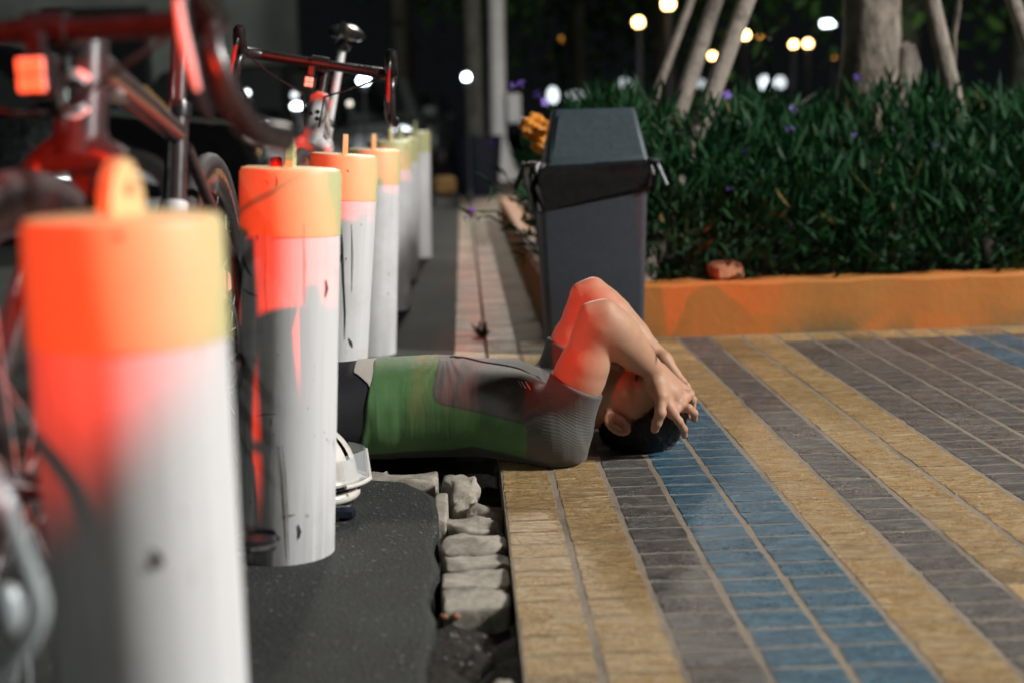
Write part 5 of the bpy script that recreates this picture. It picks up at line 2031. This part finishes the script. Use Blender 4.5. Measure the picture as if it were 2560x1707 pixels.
# legs
for s, kz in ((-1, 0), (1, .01)):
    hip = np.array((SX[0] + .06, YC + s * .075, .095)); kn = np.array((-.60, YC + s * .085, .375 + kz)); an = np.array((-.78, YC + s * .08, .055))
    body.cap(hip, hip + (kn - hip) * .5, .085, .072, .05)
    body.cap(hip + (kn - hip) * .45, kn, .072, .052, .03)
    body.cap(kn, kn + (an - kn) * .35, .050, .055, .03)
    body.cap(kn + (an - kn) * .3, an, .055, .034, .03)
    body.cap(an, an + np.array((.0, 0, -.012)), .034, .036, .02)
    body.cap(an + np.array((.03, 0, -.022)), an + np.array((-.145, s * .02, -.030)), .034, .024, .03)
# neck
nb = P(1425, 1060, YC - .005); nb[1] = YC - .005
body.cap(nb - np.array((.05, 0, .0)), H(-.035, -.055), .060, .056, .03)
body.cap(P(1400, 1005, YC), H(.035, -.075), .022, .020, .03)
# head
body.ell(H(-.020, .054), (.106 * HS, .088 * HS, .078 * HS), RH, .02)
body.ell(H(.032, -.008), (.060, .088, .061), RH, .03)
for s in (-1, 1):
    body.cap(H(-.004, -.030, s * .053), H(.066, -.084, s * .022), .019, .019, .025)
    body.ell(H(.058, -.016, s * .042), (.026, .022, .022), RH, .02)
    body.ell(H(.094, .014, s * .032), (.016, .013, .017), RH, .012, sub=True)
    body.ell(H(.0805, .013, s * .0315), (.0125, .0125, .0135), RH, .004)
    body.cap(H(.089, .0245, s * .017), H(.078, .0265, s * .048), .0085, .008, .012)
    body.ell(H(.104, -.021, s * .0125), (.010, .0085, .0085), RH, .008)
body.ell(H(.070, .055), (.025, .04, .05), RH, .03)
body.cap(H(.076, -.088, -.012), H(.076, -.088, .012), .017, .017, .02)
body.cap(H(.092, .018), H(.1155, -.014), .0085, .0125, .012)
body.cap(H(.0945, -.041, -.016), H(.0945, -.041, .016), .0075, .0075, .008)
body.cap(H(.092, -.0535, -.014), H(.092, -.0535, .014), .008, .008, .008)
body.cap(H(.105, -.047, -.022), H(.105, -.047, .022), .0028, .0028, .004, sub=True)
# ears: bowl, helix rim, lobe
for s in (-1, 1):
    c0 = H(-.012, .000, s * .0755)
    tilt = .42
    ef = f_h * math.cos(tilt) + u_h * math.sin(tilt)      # ear axes in the side plane
    eu = -f_h * math.sin(tilt) + u_h * math.cos(tilt)
    en = s_h * s * .90 + f_h * .42
    en /= np.linalg.norm(en)
    eu = eu - en * (eu @ en); eu /= np.linalg.norm(eu)
    ef = np.cross(eu, en); ef = ef * np.sign(ef @ f_h)
    c0 = c0 + en * .003
    body.ell(c0 + en * .004, (.021, .034, .007), np.stack([ef, eu, en], 1), .006)
    body.ell(c0 + en * .012 - ef * -.002 + eu * .004, (.0140, .0215, .0115), np.stack([ef, eu, en], 1), .005, sub=True)
    rim = []
    for k in range(12):
        a = math.radians(35 + k * 22)
        rim.append(c0 + ef * .0195 * math.cos(a) * 1.02 + eu * .0325 * math.sin(a) + en * .0085)
    for k in range(11):
        body.cap(rim[k], rim[k + 1], .0040, .0040, .003)
    body.ell(c0 - eu * .0275 + en * .004 + ef * .004, (.0085, .0095, .0048), np.stack([ef, eu, en], 1), .006)
    body.cap(c0 + eu * -.002 + en * .007 - ef * .006, c0 + eu * .015 + en * .007 - ef * .004, .0034, .003, .004)
    body.ell(c0 + ef * .014 + en * .004 - eu * .002, (.006, .008, .005), np.stack([ef, eu, en], 1), .005)


# hands
def hand(wr, palm_to, knuckles, fingers, thumb, r0=1.0):
    """wrist, four knuckle points, each finger a chain of points, thumb a chain of points"""
    kn = [np.array(k) for k in knuckles]
    mid = sum(kn) / 4
    for k in kn:
        body.cap(wr + (k - mid) * .45, k, .0175, .0128, .014)
    body.ell((wr + mid) / 2 + palm_to * .006, (.030, .029, .023), None, .02)
    for k in range(3):
        body.cap(kn[k], kn[k + 1], .0108, .0108, .008)
    for k in kn:
        body.ell(k, (.0112, .0112, .0112), None, .006)
    for ch, rr_ in zip(fingers, (.0096, .0100, .0096, .0086)):
        ch = [np.array(c) for c in ch]
        for a in range(len(ch) - 1):
            ra = rr_ * (1.04 - .09 * a) * r0; rb = rr_ * (1.04 - .09 * (a + 1)) * r0
            body.cap(ch[a], ch[a + 1], ra, rb, .008 if a == 0 else .004)
            if 0 < a:
                body.ell(ch[a], (ra * 1.08,) * 3, None, .003)
    th = [np.array(c) for c in thumb]
    body.cap(wr, th[0], .018, .0165, .014)
    for a in range(len(th) - 1):
        body.cap(th[a], th[a + 1], .0138 - .0014 * a, .0128 - .0016 * a, .005)


kN = [P(1680, 1030, 3.118), P(1701, 1014, 3.146), P(1710, 994, 3.176), P(1708, 974, 3.204)]
hand(wrN, np.array((-.5, 0, -.8)), kN,
     [[kN[0], P(1697, 1052, 3.112), P(1709, 1072, 3.124), P(1711, 1088, 3.140)],
      [kN[1], P(1721, 1020, 3.138), P(1735, 1032, 3.152), P(1736, 1047, 3.170)],
      [kN[2], P(1722, 986, 3.180), P(1730, 1000, 3.198), P(1728, 1018, 3.210)],
      [kN[3], P(1716, 972, 3.216), P(1722, 984, 3.230), P(1720, 1000, 3.238)]],
     [P(1652, 990, 3.112), P(1651, 1032, 3.095), P(1642, 1056, 3.100), P(1637, 1072, 3.110)])
kF = [P(1668, 985, 3.385), P(1690, 972, 3.355), P(1700, 962, 3.325), P(1702, 955, 3.295)]
hand(wrF, np.array((-.5, 0, -.8)), kF,
     [[kF[0], P(1690, 1010, 3.395), P(1704, 1040, 3.385), P(1706, 1060, 3.37)],
      [kF[1], P(1712, 990, 3.355), P(1726, 1015, 3.345), P(1722, 1040, 3.335)],
      [kF[2], P(1718, 975, 3.318), P(1733, 998, 3.305), P(1732, 1022, 3.30)],
      [kF[3], P(1716, 964, 3.282), P(1728, 984, 3.270), P(1728, 1004, 3.265)]],
     [P(1640, 950, 3.385), P(1640, 985, 3.39), P(1634, 1012, 3.38), P(1632, 1028, 3.37)])
# keep the body above the ground
s_, g_ = body.region((-2, 0, -1), (2, 9, 1))
zz = g_[..., 2]
kk = .02
d2 = .0025 - zz
e = body.F[s_]
hh = np.clip(.5 - .5 * (e - d2) / kk, 0, 1)
body.F[s_] = np.where(np.abs(zz) < .06, e * (1 - hh) + d2 * hh + kk * hh * (1 - hh), e)
bv, bf = body.mesh()
# skin tint: lips, ears, knuckles a little redder; shaved jaw greyer
rel = bv - HC
lf, lu, ls = rel @ f_h, rel @ u_h, rel @ s_h
skin = np.tile(np.array((.52, .295, .185)), (len(bv), 1))
def blend(mask, col):
    global skin
    skin = skin * (1 - mask[:, None]) + np.array(col) * mask[:, None]
lip = np.exp(-(((lf - .10) / .010) ** 2 + ((lu + .047) / .010) ** 2 + (ls / .024) ** 2))
blend(np.clip(lip * 1.2, 0, .9), (.42, .16, .13))
jaw = np.exp(-(((lf - .06) / .05) ** 2 + ((lu + .075) / .04) ** 2 + (ls / .08) ** 2))
blend(np.clip(jaw * .5, 0, .5), (.36, .235, .18))
earm = np.exp(-(((lf + .012) / .022) ** 2 + (lu / .032) ** 2 + ((np.abs(ls) - .083) / .012) ** 2))
blend(np.clip(earm * .8, 0, .7), (.56, .25, .18))
for ch in kN + kF:
    k_ = np.exp(-np.sum((bv - ch) ** 2, 1) / .014 ** 2)
    blend(k_ * .5, (.60, .25, .19))
brow = np.exp(-(((lu - .0285) / .0045) ** 2 + ((np.abs(ls) - .031) / .019) ** 4)) * (lf > .06)
blend(np.clip(brow, 0, .92), (.03, .02, .016))
socket_shade = np.exp(-(((lu - .010) / .012) ** 2 + ((np.abs(ls) - .0315) / .017) ** 2)) * (lf > .06)
blend(np.clip(socket_shade * .55, 0, .5), (.30, .15, .11))  # eye socket shade painted in, along with a darker eyelid tone
lash = np.exp(-(((lu - .0095) / .0016) ** 2 + ((np.abs(ls) - .0315) / .011) ** 6)) * (lf > .07)
blend(np.clip(lash, 0, .9), (.06, .03, .025))
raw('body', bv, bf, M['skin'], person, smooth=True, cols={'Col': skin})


# closed lids and brows
for s in (-1, 1):
    lid = [H(.0805 + .0130 * math.cos(t_), .0085 - .0022 * math.cos(t_ * 1.3), s * (.0315 + .0128 * math.sin(t_))) for t_ in np.linspace(-1.15, 1.15, 9)]
    MB().tube(lid, [.0006, .0010, .0013, .0014, .0015, .0014, .0014, .0012, .0007], 6).build('eyelash', M['hair'], person)
    bw = [H(.0975, .0290, s * .015), H(.0965, .0325, s * .023), H(.0925, .0350, s * .033), H(.0855, .0345, s * .042), H(.0770, .0310, s * .051)]
    MB().tube(bw, [.0016, .0028, .0030, .0024, .0010], 7, flat=.7).build('eyebrow', M['hair'], person)


# ---- clothes: offset shells of the same shapes
def cut(fn, *planes):
    def g(p):
        d = fn(p)
        for (c, n) in planes:
            e2 = (p - np.array(c)) @ np.array(n)
            hk = np.clip(.5 - .5 * (d - e2) / .005, 0, 1)
            d = d * (1 - hk) + e2 * hk + .005 * hk * (1 - hk)
        return d
    return g


def smin(a, b, k):
    h_ = np.clip(.5 + .5 * (b - a) / k, 0, 1)
    return b * (1 - h_) + a * h_ - k * h_ * (1 - h_)


def capf(a, b, ra, rb):
    a, b = np.array(a, float), np.array(b, float)
    ba = b - a
    L = ba @ ba
    def fn(p):
        t = np.clip(((p - a) @ ba) / L, 0, 1)
        return np.linalg.norm(p - a - t[..., None] * ba, axis=-1) - (ra + (rb - ra) * t)
    return fn


def ellf(c, r):
    c, r = np.array(c, float), np.array(r, float)
    def fn(p):
        q = p - c
        k0 = np.linalg.norm(q / r, axis=-1); k1 = np.linalg.norm(q / (r * r), axis=-1) + 1e-9
        return k0 * (k0 - 1) / k1
    return fn


def trunk_d(p):
    d = torso(p)
    for s in (-1, 1):
        d = smin(d, ellf(P(1265, 985, YC) + np.array((0, s * .075, 0)), (.075, .07, .055))(p), .05)
    d = smin(d, capf((SX[-2] - .06, YC - .10, .085), shN, .075, .07)(p), .05)
    d = smin(d, capf((SX[-2] - .06, YC + .10, .085), shF, .075, .07)(p), .05)
    return d


def upper_d(p, sh, el):
    ax = el - sh
    d = ellf(sh + ax * .06 + np.array((-.005, 0, 0)), (.070, .068, .074))(p)
    d = smin(d, capf(sh, sh + ax * .45, .060, .052)(p), .03)
    d = smin(d, capf(sh + ax * .30, sh + ax * .62, .052, .0535)(p), .018)
    return smin(d, capf(sh + ax * .55, el - ax * .02, .053, .043)(p), .018)


hem_a, hem_b = P(942, 912, YC), P(905, 1146, 3.11)
hn = np.array((-(hem_a[2] - hem_b[2]), 0, (hem_a[0] - hem_b[0]))); hn /= np.linalg.norm(hn)
if hn[0] > 0:
    hn = -hn
axN, axF = (elN - shN) / np.linalg.norm(elN - shN), (elF - shF) / np.linalg.norm(elF - shF)
def on_axis(q, sh, axis):
    return sh + axis * ((q - sh) @ axis)
hemN = on_axis(P(1436, 958, 3.10), shN, axN)
hemF = on_axis(P(1396, 862, 3.43), shF, axF)
# sleeve hems dip a little at the outer side
tN = axN + np.array((.10, .12, -.02)); tN /= np.linalg.norm(tN)
tF = axF + np.array((.05, .05, 0)); tF /= np.linalg.norm(tF)
collar_c = P(1402, 1030, YC); cn = np.array((.90, 0, .44)); cn /= np.linalg.norm(cn)
neck_fn = capf(nb - np.array((.05, 0, 0)), H(-.035, -.055), .060, .056)
jr = SDF((-.36, YC - .30, -.02), (.36, YC + .30, .36), .0034)
s_, g_ = jr.region((-9, 0, -9), (9, 9, 9))
T = cut(trunk_d, (hem_a, hn), (collar_c, cn))(g_)
UN = cut(lambda p: upper_d(p, shN, elN), (hemN, tN))(g_)
UF = cut(lambda p: upper_d(p, shF, elF), (hemF, tF))(g_)
D = smin(smin(T, UN, .03), UF, .03)
ND = np.maximum(neck_fn(g_) - .002, (g_ - (collar_c + cn * .012)) @ cn)
D = smin(D, ND, .02)
# cloth folds: fan from the rib edge, vertical gathers over the belly, sag at the waist
x_, y_, z_ = g_[..., 0], g_[..., 1], g_[..., 2]
apex = P(1110, 897, 3.24)
ang = np.arctan2(apex[2] - z_ + .02, x_ - apex[0])
dist = np.linalg.norm(g_ - apex, axis=-1)
fold = .0016 * np.sin(ang * 17) * np.exp(-(dist / .085) ** 2) * np.clip(dist / .02, 0, 1)
low = np.clip((P(1040, 900, YC)[0] - x_) / .12, 0, 1)
fold += low * .0034 * wob(g_ * np.array((1, .35, .22)), 150, 12, 7) * np.clip((.20 - z_) / .1, .35, 1)
fold += .0016 * wob(g_, 38, 3) * low
armp = np.exp(-(np.linalg.norm(g_ - (shN + np.array((-.06, -.02, .05))), axis=-1) / .07) ** 2)
fold += armp * .0016 * np.sin((g_ @ np.array((.5, .2, -.85))) * 260)
D = D - .0064 - np.maximum(fold, -.0014)
k = .010
d2 = .0005 - z_
hh = np.clip(.5 - .5 * (D - d2) / k, 0, 1)
jr.F[s_] = D * (1 - hh) + d2 * hh + k * hh * (1 - hh)
jv, jf = jr.mesh()
GREEN, GREY, DARK = np.array((.068, .175, .050)), np.array((.092, .086, .078)), np.array((.034, .036, .032))
jx, jy, jz = jv[:, 0], jv[:, 1], jv[:, 2]
# grey front panel: rounded corner low on the ribs, edge running to the armpit
xs0 = P(1085, 960, 3.15)[0]; zb0 = P(1130, 1015, 3.11)[2]; zb1 = P(1315, 1052, 3.10)[2]; x13 = P(1315, 1100, 3.10)[0]
zb = zb0 + (zb1 - zb0) * np.clip((jx - P(1130, 1015, 3.11)[0]) / (x13 - P(1130, 1015, 3.11)[0]), -.5, 1.2)
xs = xs0 + .55 * np.clip(jz - P(1085, 960, 3.15)[2], -.1, .1) * .5
rc = .030
qx, qz = xs + rc - jx, zb + rc - jz
panel = np.where((qx > 0) & (qz > 0), np.hypot(qx, qz) - rc, np.maximum(qx, qz) - rc)
grey_m = np.clip(.5 - panel / .003, 0, 1)
grey_m = np.maximum(grey_m, np.clip(.5 + (jx - x13) / .003, 0, 1))
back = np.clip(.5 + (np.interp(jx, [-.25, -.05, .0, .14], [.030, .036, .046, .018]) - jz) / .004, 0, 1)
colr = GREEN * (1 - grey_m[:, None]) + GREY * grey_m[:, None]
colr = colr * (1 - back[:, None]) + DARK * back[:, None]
seam = np.exp(-(panel / .0022) ** 2) * (jx < x13 - .005)
colr = colr * (1 - .45 * seam[:, None])
# side of the jersey away from the sleeves decides arm tint: sleeves stay grey
armN = upper_d(jv, shN, elN) < .011
armF = upper_d(jv, shF, elF) < .011
sl = (armN & (((jv - shN) @ axN) > .02)) | (armF & (((jv - shF) @ axF) > .02))
colr[sl] = GREY
rib = np.where(jy < YC, (jv - shN) @ axN + .25 * np.abs(jx - shN[0]), (jv - shF) @ axF)
near = np.where(jy < YC, (jv - shN) @ axN, (jv - shF) @ axF)
rd = np.minimum(upper_d(jv, shN, elN), upper_d(jv, shF, elF))
rmask = np.exp(-((near - .055) / .065) ** 2) * np.clip(1 - (rd - .006) / .02, 0, 1)
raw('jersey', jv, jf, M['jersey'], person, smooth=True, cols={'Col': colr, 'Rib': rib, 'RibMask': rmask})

# shorts and the pale hem strip beneath the jersey
sh = SDF((-.72, YC - .30, -.02), (-.12, YC + .30, .46), .0045)
s_, g_ = sh.region((-9, 0, -9), (9, 9, 9))
D = torso(g_)
for s, kz in ((-1, 0), (1, .01)):
    hip = np.array((SX[0] + .06, YC + s * .075, .095)); kn = np.array((-.60, YC + s * .085, .375 + kz))
    D = smin(D, capf(hip, hip + (kn - hip) * .5, .085, .072)(g_), .05)
    D = smin(D, capf(hip + (kn - hip) * .45, kn, .072, .052)(g_), .03)
D = D - .0032 - .0012 * wob(g_, 45, 8)
D = np.maximum(D, -.545 - g_[..., 0] * .8 + (g_[..., 2] - .30) * .6)
D = np.maximum(D, g_[..., 0] + .200)
D = np.maximum(D, .001 - g_[..., 2])
sh.F[s_] = D
raw('shorts', *sh.mesh(), M['shorts'], person, smooth=True)
us = SDF((-.40, YC - .24, .05), (-.16, YC + .24, .27), .0018)
s_, g_ = us.region((-9, 0, -9), (9, 9, 9))
D = torso(g_) - .0052
ztop_, zlow_ = P(900, 915, YC)[2], P(905, 993, 3.12)[2]
wl_ = P(890, 917, YC)[0]; wr2 = P(960, 917, YC)[0]
tt_ = np.clip((ztop_ - g_[..., 2]) / (ztop_ - zlow_), 0, 1)
xl = wl_ + (P(918, 950, 3.14)[0] + .012 - wl_) * np.sin(tt_ * 1.57) ** .7
D = np.maximum(D, xl - g_[..., 0])
D = np.maximum(D, g_[..., 0] - wr2)
D = np.maximum(D, zlow_ - g_[..., 2])
us.F[s_] = D
raw('base_layer', *us.mesh(), M['undershirt'], person, smooth=True)
# rolled hem on the belly, collar edge, zip
hp = [P(958, 908, YC - .02), P(966, 903, YC), P(985, 908, YC + .02), P(1000, 903, YC + .06), P(1000, 905, YC + .10)]
MB().tube(hp, [.004, .008, .007, .006, .004], 8).build('rolled_hem', (lambda m_: m_)(simple('green_hem', tuple(GREEN), .75, var=.2, scale=80)), person)
ca_, cb_ = np.cross(cn, (0, 1, 0)), np.array((0, 1, 0))
ca_ /= np.linalg.norm(ca_)
ctr = nb + cn * ((collar_c - nb) @ cn) + cn * .012
ring = [ctr + ca_ * .068 * math.cos(a) + cb_ * .070 * math.sin(a) for a in np.linspace(0, 2 * math.pi, 36, endpoint=False)]
ring = [np.array((q[0], q[1], max(q[2], .012))) for q in ring]
MB().tube(ring, .0055, 8, closed=True).build('collar', simple('grey_collar', (.05, .05, .046), .8, var=.2, scale=80), person)
bvh = BVHTree.FromPolygons([Vector(p) for p in jv], [tuple(q) for q in jf.tolist()])
def onj(x, y):
    hit = bvh.ray_cast(Vector((x, y, 1.0)), Vector((0, 0, -1)))
    return np.array(hit[0]) if hit[0] is not None else None
zp = [onj(x, YC) for x in np.linspace(P(1125, 897, YC)[0], P(1375, 975, YC)[0], 24)]
zp = [q + (0, 0, .0008) for q in zp if q is not None]
MB().tube(zp, .0028, 6).build('zip', M['dark'], person)
# flap of the open collar, dark, folded on the chest
fl_ = [P(1272, 928, YC - .05), P(1330, 944, YC - .055), P(1385, 985, YC - .05), P(1345, 938, YC + .0), P(1285, 926, YC + .0)]
MB().add([q for q in fl_] + [q + (0, 0, -.006) for q in fl_], [(0, 1, 2, 3, 4), (9, 8, 7, 6, 5)] + [(i, (i + 1) % 5, 5 + (i + 1) % 5, 5 + i) for i in range(5)]).build('collar_flap', M['shorts'], person, smooth=False)


def cam_hit(px, py):
    d = CF * F_PX + CR * (px - 1280) + CU * (853.5 - py)
    d = Vector(tuple(d)).normalized()
    h_ = bvh.ray_cast(Vector(tuple(CAM)), d)
    return (np.array(h_[0]), np.array(h_[1])) if h_[0] is not None else None
lm = MB()
for (xa, ya, xb, yb, wd) in ((1294, 951, 1303, 968, 2.2), (1301, 953, 1311, 971, 5), (1311, 953, 1324, 974, 4)):
    q = []
    for (x, y) in ((xa, ya), (xa + wd, ya), (xb + wd, yb), (xb, yb)):
        h_ = cam_hit(x, y)
        if h_ is not None:
            q.append(h_[0] + h_[1] * .0012)
    if len(q) == 4:
        lm.add(q, [(0, 1, 2, 3)])
if lm.f:
    lm.build('chest_logo', M['logo'], person, smooth=False, fix=False)

# socks and shoes on the hidden feet
for s in (-1, 1):
    an = np.array((-.78, YC + s * .08, .055))
    kn = np.array((-.60, YC + s * .085, .375))
    MB().tube([an + (kn - an) * .36, an + (kn - an) * .2, an + (.0, 0, 0)], [.050, .046, .040], 18).build('sock', M['sock'], person)
    sh2 = SDF(an - np.array((.22, .09, .06)), an + np.array((.10, .09, .10)), .005)
    sh2.cap(an + np.array((.03, 0, -.014)), an + np.array((-.148, s * .02, -.024)), .041, .031, .03)
    sh2.cap(an + np.array((0, 0, .0)), an + np.array((0, 0, -.01)), .043, .042, .03)
    raw('shoe', *sh2.mesh(), M['helmet'], person, smooth=True)

# ---- hair
hg = SDF(HC - .18, HC + .18, .003)
s_, g_ = hg.region((-9, 0, -9), (9, 9, 9))
q = (g_ - HC) @ RH
f_, u_, sd = q[..., 0], q[..., 1], q[..., 2]
def e_(c, r):
    p = q - np.array(c)
    k0 = np.linalg.norm(p / np.array(r), axis=-1); k1 = np.linalg.norm(p / np.array(r) ** 2, axis=-1) + 1e-9
    return k0 * (k0 - 1) / k1
D = e_((-.020, .054, 0), (.106 * HS, .088 * HS, .078 * HS))
thick = .010 + .008 * np.clip((u_ - .0) / .1, 0, 1) + .0035 * wob(g_, 150, 21, 7) + .002 * wob(g_, 330, 5, 7)
D = D - thick
lim = np.interp(u_, [-.06, .0, .028, .05, .075, .11, .15], [-.040, -.022, -.012, .016, .052, .075, .09])
lim = lim + .006 * np.sin(sd * 120) * .5
D = np.maximum(D, (f_ - lim) * .8)
# round the ear
er = np.sqrt(((f_ + .010) / .027) ** 2 + ((u_ - .002) / .040) ** 2) - 1
D = np.maximum(D, np.where(np.abs(sd) > .045, -er * .02, -1))
D = np.maximum(D, (-.060 + .3 * f_ - u_))
D = np.maximum(D, .0008 - g_[..., 2])
hg.F[s_] = D
hv, hf = hg.mesh()
hair = raw('hair', hv, hf, M['hair'], person, smooth=True)
# short curved locks standing off the cap
a_, b_, c_ = hv[hf[:, 0]], hv[hf[:, 1]], hv[hf[:, 3]]
nr = np.cross(b_ - a_, c_ - a_); ar = np.linalg.norm(nr, axis=1); nr /= (ar[:, None] + 1e-12)
pick = RNG.choice(len(hf), 6500, p=ar / ar.sum())
bp_ = a_[pick]; nn = nr[pick]
rl_ = (bp_ - HC) @ RH
ok = (bp_[:, 2] > .012) & (rl_[:, 0] < .9)
bp_, nn, rl_ = bp_[ok], nn[ok], rl_[ok]
flow = -u_h * .55 + f_h * np.clip(rl_[:, 0:1] * 6, -.6, .6) + RNG.normal(0, .45, (len(bp_), 3)) + 0.15 * s_h
flow = np.where((rl_[:, 1] > .07)[:, None], flow * .5 + u_h * .5 + RNG.normal(0, .4, (len(bp_), 3)), flow)
flow -= nn * np.sum(flow * nn, 1, keepdims=True)
flow /= np.linalg.norm(flow, axis=1, keepdims=True)
ln = RNG.uniform(.010, .024, len(bp_)); ln = np.where(rl_[:, 1] < .0, ln * .5, ln)
sd_ = np.cross(flow, nn); w_ = .0007
pts = [bp_ - nn * .001, bp_ + flow * ln[:, None] * .35 + nn * ln[:, None] * .22, bp_ + flow * ln[:, None] * .7 + nn * ln[:, None] * .26, bp_ + flow * ln[:, None] + nn * ln[:, None] * .12]
V = []
for k, p in enumerate(pts):
    ww = w_ * (1.2, 1.1, .8, .15)[k]
    V += [p - sd_ * ww, p + sd_ * ww]
V = np.stack(V, 1)
V[..., 2] = np.maximum(V[..., 2], .0012)
i = np.arange(len(bp_))[:, None] * 8
Fh = np.concatenate([i + np.array([[2 * k, 2 * k + 1, 2 * k + 3, 2 * k + 2]]) for k in range(3)], 1).reshape(-1, 4)
raw('lock', V.reshape(-1, 3), Fh, M['hair'], hair, kind='stuff')
